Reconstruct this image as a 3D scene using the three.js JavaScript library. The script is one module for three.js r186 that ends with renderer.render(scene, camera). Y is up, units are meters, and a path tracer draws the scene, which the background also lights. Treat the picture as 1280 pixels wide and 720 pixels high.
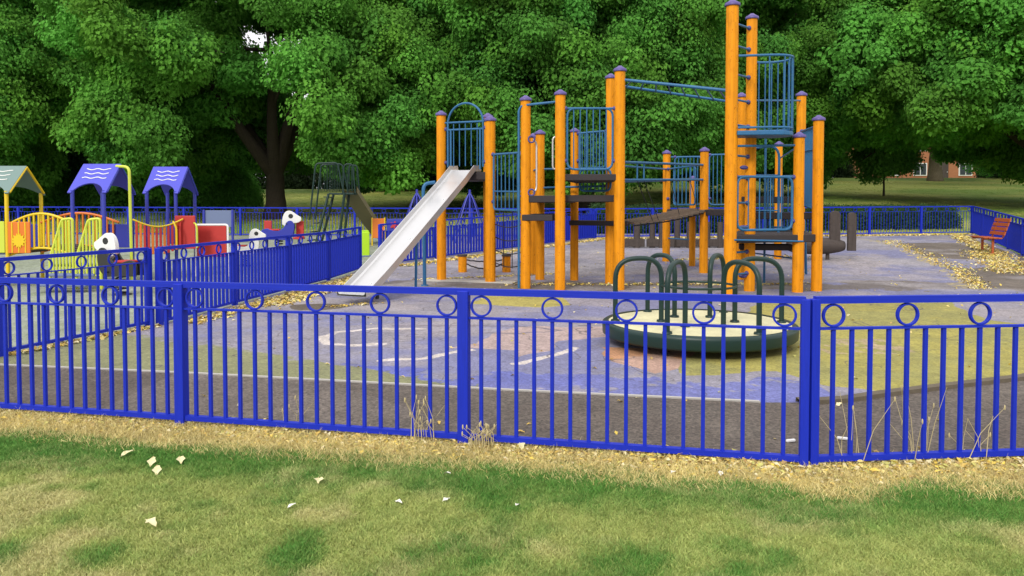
import * as THREE from 'three';
import { mergeGeometries } from 'three/addons/utils/BufferGeometryUtils.js';
import { RoundedBoxGeometry } from 'three/addons/geometries/RoundedBoxGeometry.js';

// ---------------------------------------------------------------- camera, sky, sun, exposure
const scene = new THREE.Scene();
const camera = new THREE.PerspectiveCamera(41.51, 1280 / 720, 0.1, 600);
camera.position.set(0, 1.6, 0);
camera.rotation.set(THREE.MathUtils.degToRad(-1.9), 0, 0);
camera.setViewOffset(1280, 720, 0, 71.5, 1280, 720);          // level-ish lens, shifted down
camera.updateMatrixWorld();

const renderer = new THREE.WebGLRenderer({ antialias: true });
renderer.setSize(1024, 576);
renderer.toneMapping = THREE.LinearToneMapping;
renderer.toneMappingExposure = 1.45;
renderer.shadowMap.enabled = true;

function rng(seed) { let a = seed >>> 0; return () => { a = (a + 0x6D2B79F5) | 0; let t = Math.imul(a ^ (a >>> 15), 1 | a); t = (t + Math.imul(t ^ (t >>> 7), 61 | t)) ^ t; return ((t ^ (t >>> 14)) >>> 0) / 4294967296; }; }
function hash2(x, y) { let h = Math.imul(x, 374761393) ^ Math.imul(y, 668265263); h = Math.imul(h ^ (h >>> 13), 1274126177); return ((h ^ (h >>> 16)) >>> 0) / 4294967296; }
function vnoise(x, y) {
  const xi = Math.floor(x), yi = Math.floor(y), fx = x - xi, fy = y - yi;
  const u = fx * fx * (3 - 2 * fx), v = fy * fy * (3 - 2 * fy);
  const a = hash2(xi, yi), b = hash2(xi + 1, yi), c = hash2(xi, yi + 1), d = hash2(xi + 1, yi + 1);
  return a + (b - a) * u + (c - a) * v + (a - b - c + d) * u * v;
}
const fbm = (x, y) => vnoise(x, y) * 0.55 + vnoise(x * 2.1 + 7.3, y * 2.1 + 3.1) * 0.3 + vnoise(x * 4.3 + 1.7, y * 4.3 + 9.2) * 0.15;
const clamp = (v, a = 0, b = 1) => Math.min(b, Math.max(a, v));
const smooth = (a, b, x) => { const t = clamp((x - a) / (b - a)); return t * t * (3 - 2 * t); };
const mixc = (a, b, t) => [a[0] + (b[0] - a[0]) * t, a[1] + (b[1] - a[1]) * t, a[2] + (b[2] - a[2]) * t];

{ // overcast sky, brighter overhead
  const w = 256, hh = 128, data = new Float32Array(w * hh * 4);
  for (let j = 0; j < hh; j++) for (let i = 0; i < w; i++) {
    const el = ((j + 0.5) / hh - 0.5) * Math.PI, s = Math.max(0, Math.sin(el));
    const az = (i / w) * Math.PI * 2, c = Math.cos(el);
    const n = fbm(4 + Math.cos(az) * c * 3 + s * 2, 9 + Math.sin(az) * c * 3 + s * 1.3) - 0.5;
    const L = (0.74 + 0.40 * s) * (1 + n * 0.25), k = (j * w + i) * 4;
    data[k] = L * 1.0; data[k + 1] = L * 0.985; data[k + 2] = L * 1.02; data[k + 3] = 1;
  }
  const sky = new THREE.DataTexture(data, w, hh, THREE.RGBAFormat, THREE.FloatType);
  sky.mapping = THREE.EquirectangularReflectionMapping; sky.magFilter = THREE.LinearFilter; sky.minFilter = THREE.LinearFilter;
  sky.needsUpdate = true; scene.background = sky; scene.environment = sky;
}
const sun = new THREE.DirectionalLight(new THREE.Color(1, 0.95, 0.86), 1.5);
sun.position.set(-22, 42, 38); sun.target.position.set(2, 0, -18); sun.castShadow = true; sun.shadow.radius = 24;
sun.shadow.mapSize.set(4096, 4096);
Object.assign(sun.shadow.camera, { left: -50, right: 50, top: 50, bottom: -50, near: 1, far: 180 });
scene.add(sun, sun.target);

// ---------------------------------------------------------------- helpers
const V = (x, y, d) => new THREE.Vector3(x, y, -d);            // d: metres ahead
const hill = (x) => 0.72 + 0.28 * smooth(-8, 14, x);
function ground(x, d) {
  if (d < 17) return 0;
  if (d < 29) return 0.046 * (d - 17);
  return 0.552 + hill(x) * (d < 62 ? 0.1 * (d - 29) : 3.3 + 0.02 * (d - 62));
}
const ORG = new WeakMap();
const used = {};
function numbered(n) { if (!(n in used)) { used[n] = 0; return n; } used[n]++; return n + '_' + String(used[n]).padStart(3, '0'); }
function setup(o) { o.traverse((m) => { if (m.isMesh) { m.castShadow = true; m.receiveShadow = true; } }); return o; }
function put(o, parent, p) { const b = ORG.get(parent) || new THREE.Vector3(); o.position.copy(p).sub(b); ORG.set(o, p.clone()); parent.add(o); setup(o); return o; }
function thing(name, label, category, p, group) {
  const g = new THREE.Group(); g.name = numbered(name); g.userData = { label, category }; if (group) g.userData.group = group;
  g.position.copy(p); ORG.set(g, p.clone()); scene.add(g); return g;
}
function tagTop(m, name, label, category, group) { m.name = numbered(name); m.userData = { label, category }; if (group) m.userData.group = group; scene.add(setup(m)); return m; }
function structure(m, name) { m.name = numbered(name); m.userData = { kind: 'structure' }; scene.add(setup(m)); return m; }
// geometry given in world coordinates becomes a part of parent
function part(name, geo, mat, parent, kind) {
  const b = ORG.get(parent) || new THREE.Vector3(); geo.translate(-b.x, -b.y, -b.z);
  const m = new THREE.Mesh(geo, mat); m.name = name; if (kind) m.userData.kind = kind; ORG.set(m, b.clone()); parent.add(setup(m)); return m;
}
const UC = new THREE.CylinderGeometry(1, 1, 1, 10), UP = new THREE.Vector3(0, 1, 0), UB = new THREE.BoxGeometry(1, 1, 1);
function bar(name, a, b, r, mat, parent) {
  const m = new THREE.Mesh(UC, mat); m.name = name; const d = b.clone().sub(a), l = d.length();
  m.scale.set(r, l, r); m.quaternion.setFromUnitVectors(UP, d.divideScalar(l)); return put(m, parent, a.clone().add(b).multiplyScalar(0.5));
}
function beam(name, a, b, w, h, mat, parent, geo = UB) {        // box between two points, h upright, w across
  const m = new THREE.Mesh(geo, mat); m.name = name; const d = b.clone().sub(a), l = d.length();
  const x = d.clone().divideScalar(l), z = new THREE.Vector3().crossVectors(x, UP).normalize(), y = new THREE.Vector3().crossVectors(z, x);
  m.quaternion.setFromRotationMatrix(new THREE.Matrix4().makeBasis(x, y, z)); m.scale.set(l, h, w);
  return put(m, parent, a.clone().add(b).multiplyScalar(0.5));
}
function boxAt(name, c, sx, sy, sz, mat, parent, turn = 0, rad = 0.012) {
  const m = new THREE.Mesh(new RoundedBoxGeometry(sx, sy, sz, 2, Math.min(rad, sx / 3, sy / 3, sz / 3)), mat); m.name = name; m.rotation.y = turn; return put(m, parent, c);
}
function sweep(pts, r, seg = 8, closed = false, caps = true) {
  const n = pts.length, rf = typeof r === 'function' ? r : () => r, pos = [], uv = [], idx = [];
  const tan = (i) => { const a = pts[closed ? (i - 1 + n) % n : Math.max(0, i - 1)], b = pts[closed ? (i + 1) % n : Math.min(n - 1, i + 1)]; return b.clone().sub(a).normalize(); };
  let t = tan(0), nn = Math.abs(t.y) < 0.9 ? new THREE.Vector3(0, 1, 0) : new THREE.Vector3(1, 0, 0);
  nn = nn.sub(t.clone().multiplyScalar(nn.dot(t))).normalize(); let len = 0;
  const rows = closed ? n + 1 : n;
  for (let k = 0; k < rows; k++) {
    const i = k % n, t2 = tan(i); const q = new THREE.Quaternion().setFromUnitVectors(t, t2); nn.applyQuaternion(q); nn.sub(t2.clone().multiplyScalar(nn.dot(t2))).normalize(); t = t2;
    if (k) len += pts[i].distanceTo(pts[(k - 1) % n]);
    const bb = new THREE.Vector3().crossVectors(t, nn), rr = rf(k / (rows - 1));
    for (let s = 0; s <= seg; s++) { const a = s / seg * Math.PI * 2, c = Math.cos(a) * rr, e = Math.sin(a) * rr; pos.push(pts[i].x + nn.x * c + bb.x * e, pts[i].y + nn.y * c + bb.y * e, pts[i].z + nn.z * c + bb.z * e); uv.push(s / seg * rr * 6.283, len); }
  }
  for (let k = 0; k < rows - 1; k++) for (let s = 0; s < seg; s++) { const a = k * (seg + 1) + s, b = a + seg + 1; idx.push(a, a + 1, b, a + 1, b + 1, b); }
  if (caps && !closed) for (const e of [0, rows - 1]) { const c = pos.length / 3, p = pts[e]; pos.push(p.x, p.y, p.z); uv.push(0, 0); for (let s = 0; s < seg; s++) { const a = e * (seg + 1) + s; e ? idx.push(c, a, a + 1) : idx.push(c, a + 1, a); } }
  const g = new THREE.BufferGeometry(); g.setAttribute('position', new THREE.Float32BufferAttribute(pos, 3)); g.setAttribute('uv', new THREE.Float32BufferAttribute(uv, 2)); g.setIndex(idx); g.computeVertexNormals(); return g;
}
function rounded(pts, rad, closed = false, k = 6) {
  const out = [], n = pts.length;
  for (let i = 0; i < n; i++) {
    if (!closed && (i === 0 || i === n - 1)) { out.push(pts[i].clone()); continue; }
    const p = pts[i], a = pts[(i - 1 + n) % n], b = pts[(i + 1) % n];
    const ra = Math.min(rad, p.distanceTo(a) * 0.48), rb = Math.min(rad, p.distanceTo(b) * 0.48);
    const p0 = p.clone().lerp(a, ra / p.distanceTo(a)), p1 = p.clone().lerp(b, rb / p.distanceTo(b));
    for (let j = 0; j <= k; j++) { const t = j / k; out.push(p0.clone().multiplyScalar((1 - t) * (1 - t)).addScaledVector(p, 2 * t * (1 - t)).addScaledVector(p1, t * t)); }
  }
  return out;
}
const pipe = (name, pts, r, mat, parent, rad = 0.12, closed = false) => part(name, sweep(rounded(pts, rad, closed), r, 10, closed), mat, parent);

// ---------------------------------------------------------------- textures and materials
function tex(w, h, fn, srgb = true) {
  const d = new Uint8Array(w * h * 4);
  for (let j = 0; j < h; j++) for (let i = 0; i < w; i++) { const c = fn(i, j), k = (j * w + i) * 4; d[k] = clamp(c[0], 0, 255); d[k + 1] = clamp(c[1], 0, 255); d[k + 2] = clamp(c[2], 0, 255); d[k + 3] = 255; }
  const t = new THREE.DataTexture(d, w, h); t.wrapS = t.wrapT = THREE.RepeatWrapping; t.magFilter = THREE.LinearFilter; t.minFilter = THREE.LinearMipmapLinearFilter; t.generateMipmaps = true;
  if (srgb) t.colorSpace = THREE.SRGBColorSpace; t.needsUpdate = true; return t;
}
const rt = rng(11);
// tileable noise
function tileNoise(i, j, size, cells) { const x = i / size * cells, y = j / size * cells, xi = Math.floor(x), yi = Math.floor(y), fx = x - xi, fy = y - yi, u = fx * fx * (3 - 2 * fx), v = fy * fy * (3 - 2 * fy), H = (a, b) => hash2(((a % cells) + cells) % cells + cells * 31, ((b % cells) + cells) % cells); const a = H(xi, yi), b = H(xi + 1, yi), c = H(xi, yi + 1), d = H(xi + 1, yi + 1); return a + (b - a) * u + (c - a) * v + (a - b - c + d) * u * v; }
const grainBump = tex(512, 512, (i, j) => { const v = 90 + 90 * tileNoise(i, j, 512, 128) + 60 * hash2(i, j) + 15 * tileNoise(i, j, 512, 16); return [v, v, v]; }, false);
const wearRough = tex(512, 512, (i, j) => { const n = tileNoise(i, j, 512, 8) * 0.6 + tileNoise(i, j, 512, 40) * 0.4, v = 110 + 110 * n; return [v, v, v]; }, false);
const paintMap = tex(512, 512, (i, j) => { const n = tileNoise(i, j, 512, 10) * 0.5 + tileNoise(i, j, 512, 60) * 0.3 + hash2(i, j) * 0.2, v = 214 + 41 * n; return [v, v, v]; });
const postMap = tex(512, 1024, (i, j) => {      // painted timber: long grain streaks and a few scuffs
  const s = tileNoise(i * 1, j * 0.03125, 512, 64), s2 = tileNoise(i, j * 0.0625, 512, 24), n = tileNoise(i, j, 512, 9);
  let v = 0.80 + 0.12 * s + 0.08 * s2 - 0.10 * Math.max(0, n - 0.6) * 2; const chip = tileNoise(i, j, 512, 90) * 0.6 + tileNoise(i, j * 0.25, 512, 30) * 0.4;
  if (chip > 0.83) return [190 * v, 160 * v, 120 * v];
  return [255 * v, 247 * v, 235 * v];
});
const phys = (o) => new THREE.MeshPhysicalMaterial(o), std = (o) => new THREE.MeshStandardMaterial(o);
const lin = (r, g, b) => new THREE.Color().setRGB(r, g, b);
const M = {
  blue: phys({ color: lin(0.008, 0.028, 0.50), roughness: 0.55, specularIntensity: 0.55, map: paintMap }),
  orange: phys({ color: lin(0.90, 0.355, 0.004), roughness: 0.65, specularIntensity: 0.5, map: postMap }),
  cap: std({ color: lin(0.085, 0.06, 0.23), roughness: 0.45 }),
  clamp: std({ color: lin(0.055, 0.05, 0.20), roughness: 0.5 }),
  teal: phys({ color: lin(0.03, 0.15, 0.33), roughness: 0.45, specularIntensity: 0.7, map: paintMap }),
  deck: std({ color: lin(0.028, 0.022, 0.024), roughness: 0.8, bumpMap: grainBump, bumpScale: 0.002 }),
  plank: std({ color: lin(0.19, 0.15, 0.12), roughness: 0.85, map: postMap }),
  steel: phys({ color: lin(0.58, 0.58, 0.575), metalness: 0.6, roughness: 0.55, roughnessMap: wearRough }),
  green: phys({ color: lin(0.009, 0.03, 0.025), roughness: 0.42, specularIntensity: 0.7 }),
  rubber: std({ color: lin(0.02, 0.025, 0.025), roughness: 0.7 }),
  rope: std({ color: lin(0.03, 0.03, 0.035), roughness: 0.9 }),
  timber: std({ color: lin(0.075, 0.062, 0.06), roughness: 0.85, map: postMap, bumpMap: grainBump, bumpScale: 0.003 }),
  bench: phys({ color: lin(0.52, 0.12, 0.03), roughness: 0.5, map: postMap }),
  yellow: phys({ color: lin(0.72, 0.50, 0.01), roughness: 0.4 }),
  lime: phys({ color: lin(0.55, 0.62, 0.06), roughness: 0.4 }),
  orangePanel: phys({ color: lin(0.66, 0.17, 0.015), roughness: 0.45 }),
  red: phys({ color: lin(0.46, 0.03, 0.025), roughness: 0.45 }),
  roofBlue: phys({ color: lin(0.06, 0.065, 0.50), roughness: 0.45 }),
  roofGreen: phys({ color: lin(0.14, 0.22, 0.20), roughness: 0.5 }),
  towerBlue: phys({ color: lin(0.03, 0.04, 0.34), roughness: 0.4 }),
  white: std({ color: lin(0.75, 0.75, 0.73), roughness: 0.5 }),
  black: std({ color: lin(0.02, 0.02, 0.02), roughness: 0.5 }),
  greyBlue: std({ color: lin(0.13, 0.17, 0.30), roughness: 0.5 }),
  limePillar: std({ color: lin(0.42, 0.70, 0.02), roughness: 0.5 }),
  olive: std({ color: lin(0.16, 0.14, 0.065), roughness: 0.55 }),
  bark: std({ color: lin(0.05, 0.04, 0.03), roughness: 0.95, map: postMap, bumpMap: grainBump, bumpScale: 0.02 }),
  barkPale: std({ color: lin(0.22, 0.19, 0.14), roughness: 0.95, map: postMap, bumpMap: grainBump, bumpScale: 0.02 }),
  edging: std({ color: lin(0.42, 0.40, 0.36), roughness: 0.9, bumpMap: grainBump, bumpScale: 0.002 }),
};

// ---------------------------------------------------------------- ground (one sheet) and play surface
const frontLine = (x) => x < 1.8 ? 5.82 - 0.2178 * (x + 3.96) : 4.57 + 0.088 * (x - 1.8);    // depth of the front fence at x
const dry = (x, d) => {                                                     // 0 green .. 1 straw
  const below = frontLine(x) - d, n = fbm(x * 1.3 + 20, d * 1.3 + 5), f = fbm(x * 5 + 3, d * 5 + 8);
  const f2 = fbm(x * 13 + 5, d * 13 + 2); let v = 0.72 * smooth(0.34, 0.62, n * 0.5 + f * 0.4 + f2 * 0.1 + 0.10 * smooth(0.5, 1.1, below)) + 0.3 * (f2 - 0.3);
  v *= 0.35 + 0.65 * smooth(0.62, 1.15, below + (n - 0.5) * 0.5);
  for (const [tx, td, tr] of [[-2.35, 3.42, 0.13], [-1.86, 3.42, 0.1], [-0.97, 3.4, 0.14], [-1.0, 3.6, 0.1], [1.2, 3.35, 0.12]]) v *= 0.25 + 0.75 * smooth(tr * 0.5, tr * 1.4, Math.hypot(x - tx, d - td) + (f - 0.5) * 0.1);
  return clamp(v);
};
const strawEdge = (x, d) => { const b = frontLine(x) - d, n = fbm(x * 3 + 1, d * 3 + 40); return d < 8 && b > -0.25 ? 1 - smooth(0.28, 0.5, b + (n - 0.5) * 0.35) : 0; };
const GREEN = [0.075, 0.225, 0.026], STRAW = [0.43, 0.46, 0.135], LITTER = [0.60, 0.50, 0.16], PARK = [0.21, 0.33, 0.05], PARKDRY = [0.44, 0.46, 0.11];
function lawnColour(x, d) {
  if (d < 8) return mixc(mixc([0.06, 0.15, 0.022], [0.35, 0.35, 0.115], dry(x, d)), LITTER, strawEdge(x, d));
  const n = fbm(x * 0.18 + 3, d * 0.35 + 9), f = fbm(x * 1.1, d * 1.1);
  return mixc(PARK, PARKDRY, clamp(smooth(0.38, 0.66, n) * 0.8 + (f - 0.5) * 0.5));
}
{
  const xs = [], ds = [];
  for (let x = -220; x < -30; x += 10) xs.push(x); for (let x = -30; x < -6; x += 1) xs.push(x); for (let x = -6; x < 6; x += 0.08) xs.push(x); for (let x = 6; x < 40; x += 1) xs.push(x); for (let x = 40; x <= 220; x += 10) xs.push(x);
  for (let d = -60; d < 0; d += 6) ds.push(d); for (let d = 0; d < 2.4; d += 0.4) ds.push(d); for (let d = 2.4; d < 6.8; d += 0.08) ds.push(d); for (let d = 7; d < 64; d += 0.5) ds.push(d); for (let d = 64; d <= 400; d += 12) ds.push(d);
  const pos = [], col = [], uv = [], idx = [], nx = xs.length;
  for (const d of ds) for (const x of xs) {
    pos.push(x, ground(x, d) + (d < 4.6 ? (fbm(x * 2.2, d * 2.2) - 0.5) * 0.05 : 0), -d); const c = lawnColour(x, d); col.push(...c); uv.push(x / 1.5, d / 1.5);
  }
  for (let j = 0; j < ds.length - 1; j++) for (let i = 0; i < nx - 1; i++) { const a = j * nx + i, b = a + nx; idx.push(a, a + 1, b, a + 1, b + 1, b); }
  const g = new THREE.BufferGeometry(); g.setAttribute('position', new THREE.Float32BufferAttribute(pos, 3)); g.setAttribute('color', new THREE.Float32BufferAttribute(col, 3)); g.setAttribute('uv', new THREE.Float32BufferAttribute(uv, 2)); g.setIndex(idx); g.computeVertexNormals();
  const turf = tex(512, 512, (i, j) => { const n = tileNoise(i, j, 512, 170) * 0.5 + tileNoise(i, j, 512, 40) * 0.3 + hash2(i, j) * 0.2, v = 165 + 120 * n; return [v, v, v * 0.95]; });
  structure(new THREE.Mesh(g, std({ vertexColors: true, map: turf, roughness: 1, bumpMap: grainBump, bumpScale: 0.02 })), 'ground');
}
const kerbLine = [[-22, 10.6], [-9, 8.25], [-5.1, 7.52], [-3.11, 7.16], [0, 6.48], [2.07, 6.08], [2.6, 6.08], [3.16, 6.34], [4.7, 6.93], [6.6, 8.2], [8.6, 11], [10, 14], [12, 18], [40, 60]];
function along(line, x) { for (let i = 1; i < line.length; i++) if (x <= line[i][0]) { const [a, b] = [line[i - 1], line[i]]; return a[1] + (b[1] - a[1]) * (x - a[0]) / (b[0] - a[0]); } return line[line.length - 1][1]; }
function inPoly(p, x, y) { let c = false; for (let i = 0, j = p.length - 1; i < p.length; j = i++) if ((p[i][1] > y) !== (p[j][1] > y) && x < (p[j][0] - p[i][0]) * (y - p[i][1]) / (p[j][1] - p[i][1]) + p[i][0]) c = !c; return c; }
const segDist = (p, x, y) => { let m = 9; for (let i = 1; i < p.length; i++) { const [ax, ay] = p[i - 1], [bx, by] = p[i], t = clamp(((x - ax) * (bx - ax) + (y - ay) * (by - ay)) / ((bx - ax) ** 2 + (by - ay) ** 2)); m = Math.min(m, Math.hypot(x - ax - t * (bx - ax), y - ay - t * (by - ay))); } return m; };
const YEL = [[1.75, 8.0], [2.3, 9.2], [3.3, 10.6], [4.2, 12.9], [7.4, 12.9], [6.6, 10.6], [7.2, 9.4], [4.81, 6.9], [3.2, 6.3], [2.75, 6.6], [2.5, 7.2], [1.65, 7.05]];
const YEL2 = [[-0.71, 12.2], [-0.5, 13.3], [0.88, 13.4], [1.0, 12.1], [0.4, 11.8]];
const SAL1 = [[-0.7, 8.35], [0.0, 9.75], [0.35, 10.0], [1.4, 9.9], [1.25, 9.2], [0.6, 8.9], [0.35, 8.2], [0, 7.95], [0.05, 8.35]];
const SAL2 = [[0.94, 8.49], [2.0, 8.4], [1.7, 7.44], [1.3, 7.1], [0.95, 7.7]];
const LOOP = [[-1.1, 9.78], [-1.76, 9.77], [-2.2, 9.5], [-2.3, 9.1], [-2.1, 8.7], [-1.81, 8.58], [-1.45, 8.6]];
const LINE2 = [[-1.36, 7.75], [-0.9, 7.9], [-0.45, 8.25]], LINE3 = [[0.02, 7.62], [0.45, 8.0], [0.62, 8.4]];
const LOOP2 = [[-1.6, 10.0], [-0.6, 10.1], [0.3, 9.85], [0.6, 9.6], [0.2, 9.35], [-0.3, 9.4]];
const TARS = [[[12.6, 24.9], [15.6, 25.1], [14.2, 21.6], [12.2, 20.2], [11.4, 20.8]], [[10.5, 18.1], [13.5, 19.6], [11.5, 14.0], [8.8, 14.4]]];
const LEAFEDGE = [[12.0, 26.3], [12.4, 24.0], [11.2, 20.9], [10.5, 18.3], [8.9, 14.6]];
const C_LAV = [128, 124, 133], C_LAV2 = [112, 112, 140], C_BLUE = [84, 92, 168], C_TAR = [92, 83, 75], C_YEL = [146, 138, 68], C_SAL = [158, 139, 134], C_PALE = [186, 177, 170], C_BAND = [122, 123, 88], C_TOD = [140, 146, 132], C_DIRT = [100, 91, 82];
function playColour(x0, d0, px) {
  const w1 = fbm(x0 * 1.7, d0 * 1.7) - 0.5, w2 = fbm(x0 * 1.7 + 31, d0 * 1.7 + 17) - 0.5, fine = fbm(x0 * 9, d0 * 9) - 0.5;
  const x = x0 + w1 * 0.3, d = d0 + w2 * 0.3, k = along(kerbLine, x0), in0 = d0 - k;
  const cd = d0 < 10.1 ? -4.77 + (d0 - 10.03) * 0.304 : -4.7 + (d0 - 10.1) * 0.1333, tod = x0 < cd && d0 > 6;
  let c;
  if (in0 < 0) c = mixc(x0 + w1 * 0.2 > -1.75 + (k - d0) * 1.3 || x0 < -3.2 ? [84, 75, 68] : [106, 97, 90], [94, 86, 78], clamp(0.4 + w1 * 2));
  else if (tod) c = mixc(C_TOD, [126, 134, 112], clamp(0.5 + w1 * 2.4));
  else {
    c = mixc(C_LAV, C_LAV2, smooth(0.45, 0.62, fbm(x0 * 0.5 + 4, d0 * 0.5 + 2) + fine * 0.15));
    c = mixc(c, [146, 138, 138], smooth(0.5, 0.7, fbm(x0 * 0.8 + 14, d0 * 0.8 + 22)) * 0.7);
    if (x0 > -2.6 && x0 < 2.7) c = mixc(c, C_BLUE, 0.62 * (1 - smooth(0.5, 0.62, in0 + w2 * 1.3 + fine * 0.5)));
    const bw = x0 < -0.3 ? 0.22 + 0.42 * Math.max(0, -0.5 - x0) : 0; if (in0 < bw + w1 * 0.3) c = mixc(C_BAND, c, smooth(bw * 0.86, bw + 0.04, in0 + w1 * 0.6 + fine * 0.4));
    if (d0 < 15 && inPoly(YEL, x, d)) c = mixc(C_YEL, [134, 130, 72], clamp(0.5 + w2 * 3));
    if (d0 < 15 && inPoly(YEL2, x, d)) c = [152, 142, 74];
    if (inPoly(SAL1, x, d)) c = C_SAL; if (inPoly(SAL2, x, d)) c = mixc([162, 132, 116], [166, 122, 88], smooth(0.45, 0.6, fbm(x0 * 2, d0 * 2)));
    if (x0 > 3.4 && x0 < 4.4 && d0 > 8.1 && d0 < 9 && w1 + fine * 0.5 > -0.1) c = [154, 138, 104];
    if (d0 < 11 && x0 > -3 && x0 < 1) { const nn = fbm(x0 * 14, d0 * 14); if (Math.min(segDist(LOOP, x, d), segDist(LINE2, x, d), segDist(LINE3, x, d)) < 0.055 + (nn - 0.5) * 0.05) c = C_PALE; if (segDist(LOOP2, x, d) < 0.03) c = [112, 104, 112]; }
    if (d0 > 13.6 && d0 < 16.5) { const z = (1 - Math.abs(d0 - 15) / 1.5) + w1 * 1.5; c = mixc(c, C_DIRT, smooth(0.48, 0.6, z + fine * 0.6) * 0.8); }
    for (const T of TARS) if (inPoly(T, x, d)) c = mixc(C_TAR, [104, 95, 86], clamp(0.5 + w2 * 2));
    if (d0 > 14) c = mixc(c, [150, 145, 148], smooth(0.5, 0.72, fbm(x0 * 0.6 + 50, d0 * 0.9 + 70)) * 0.6);
    const bx = x0 + 3.05, bd = d0 - 11.9; if (bx * bx * 1.2 + bd * bd * 2 < 0.35 + w1 * 0.4 && d0 < 13) c = [88, 78, 66];
    const crack = Math.abs(fbm(x0 * 0.9 + 80, d0 * 0.9 + 60) - 0.5); if (crack < 0.0025 && d0 < 15) c = mixc(c, [70, 64, 66], 0.6);
  }
  if (d0 > 14 && segDist(LEAFEDGE, x + w1 * 0.5, d) < 0.2 && fine > 0.02) c = mixc(c, [170, 152, 92], 0.7);
  const sp = hash2(Math.round(x0 * px), Math.round(d0 * px) + 977), sp2 = hash2(Math.floor(x0 * px / 2.2) + 71, Math.floor(d0 * px / 2.2)), amp = in0 < 0 ? 0.36 : 0.2, st = fbm(x0 * 3.3 + 11, d0 * 3.3) - 0.5, e = 1 + (sp - 0.5) * amp + (sp2 - 0.5) * amp * 0.9 + st * 0.16 + fine * 0.14;
  return [c[0] * e, c[1] * e, c[2] * e];
}
function playSheet(d0, d1, X0, X1, tw, th, step) {
  const px = tw / (X1 - X0), map = tex(tw, th, (i, j) => playColour(X0 + (i + 0.5) / tw * (X1 - X0), d0 + (j + 0.5) / th * (d1 - d0), px));
  map.wrapS = map.wrapT = THREE.ClampToEdgeWrapping;
  const pos = [], uv = [], uv1 = [], idx = [], N = 40; let rows = 0;
  for (let d = d0; d < d1 + 1e-6; d += step, rows++) {
    let a = -22, b;
    if (d < 9.75) a = Math.max(-22, -3.96 - (d - 5.82) / 0.2178 - 0.0);
    if (d < 4.57) a = 1.79; b = d < 4.95 ? 1.8 + Math.max(0, (d - 4.57) / 0.088) : d < 21.2 ? 6.1 + (d - 4.95) * (14.26 - 6.1) / (21.2 - 4.95) : 14.26 + (d - 21.2) * 0.4152;
    b = Math.min(b, 17.4); const back = 1; void back;
    for (let i = 0; i <= N; i++) { const x = clamp(a + (b - a) * i / N, X0, X1); pos.push(x, ground(x, d) + 0.012, -d); uv.push((x - X0) / (X1 - X0), (d - d0) / (d1 - d0)); }
  }
  for (let j = 0; j < rows - 1; j++) for (let i = 0; i < N; i++) { const a = j * (N + 1) + i, b = a + N + 1; idx.push(a, a + 1, b, a + 1, b + 1, b); }
  const g = new THREE.BufferGeometry(); g.setAttribute('position', new THREE.Float32BufferAttribute(pos, 3)); g.setAttribute('uv', new THREE.Float32BufferAttribute(uv, 2)); g.setIndex(idx); g.computeVertexNormals();
  const bump = grainBump.clone(); bump.repeat.set((X1 - X0) / 0.9, (d1 - d0) / 0.9); bump.needsUpdate = true;
  structure(new THREE.Mesh(g, std({ map, roughness: 0.92, bumpMap: bump, bumpScale: 0.004 })), 'play_surface');
}
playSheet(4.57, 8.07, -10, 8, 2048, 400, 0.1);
playSheet(8.07, 14.57, -12, 12, 2048, 640, 0.1);
playSheet(14.57, 28.57, -22, 18, 2048, 768, 0.25);
{ // concrete edging between tarmac strip and rubber
  const pts = kerbLine.filter((p) => p[0] > -9.5 && p[0] < 2.3).map(([x, d]) => [x, d]), pos = [], idx = []; const w = 0.02;
  const fine = []; for (let x = -9; x <= 2.08; x += 0.25) fine.push([x, along(kerbLine, x)]); void pts;
  fine.forEach(([x, d]) => { for (const [o, y] of [[-w, 0.006], [-w, 0.024], [w, 0.024], [w, 0.006]]) pos.push(x, y, -(d + o)); });
  for (let i = 0; i < fine.length - 1; i++) for (let s = 0; s < 3; s++) { const a = i * 4 + s, b = a + 4; idx.push(a, b, a + 1, a + 1, b, b + 1); }
  const g = new THREE.BufferGeometry(); g.setAttribute('position', new THREE.Float32BufferAttribute(pos, 3)); g.setIndex(idx); const g2 = g.toNonIndexed(); g2.computeVertexNormals(); g2.setAttribute('uv', new THREE.Float32BufferAttribute(new Float32Array(g2.attributes.position.count * 2), 2));
  structure(new THREE.Mesh(g2, M.edging), 'path_edging');
}

{ // raised dark kerb where the yellow surface meets the tarmac
  const c = []; for (let x = 2.3; x <= 8.3; x += 0.2) c.push([x, along(kerbLine, x)]); const pos = [], idx = [];
  c.forEach(([x, d], i) => { const a = c[Math.max(0, i - 1)], b = c[Math.min(c.length - 1, i + 1)], tx = b[0] - a[0], td = b[1] - a[1], l = Math.hypot(tx, td), nx = -td / l, nd = tx / l; for (const [o, y] of [[-0.05, 0.004], [-0.045, 0.045], [0.03, 0.05], [0.036, 0.004]]) pos.push(x + nx * o, y, -(d + nd * o)); });
  for (let i = 0; i < c.length - 1; i++) for (let k = 0; k < 3; k++) { const a = i * 4 + k, b = a + 4; idx.push(a, b, a + 1, a + 1, b, b + 1); }
  const g = new THREE.BufferGeometry(); g.setAttribute('position', new THREE.Float32BufferAttribute(pos, 3)); g.setIndex(idx); const g2 = g.toNonIndexed(); g2.computeVertexNormals(); g2.setAttribute('uv', new THREE.Float32BufferAttribute(new Float32Array(g2.attributes.position.count * 2).map((_, i) => (i % 2 ? g2.attributes.position.getZ(i >> 1) : g2.attributes.position.getX(i >> 1))), 2));
  structure(new THREE.Mesh(g2, std({ color: lin(0.13, 0.105, 0.07), roughness: 0.9, map: paintMap, bumpMap: grainBump, bumpScale: 0.003 })), 'kerb');
}
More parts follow.
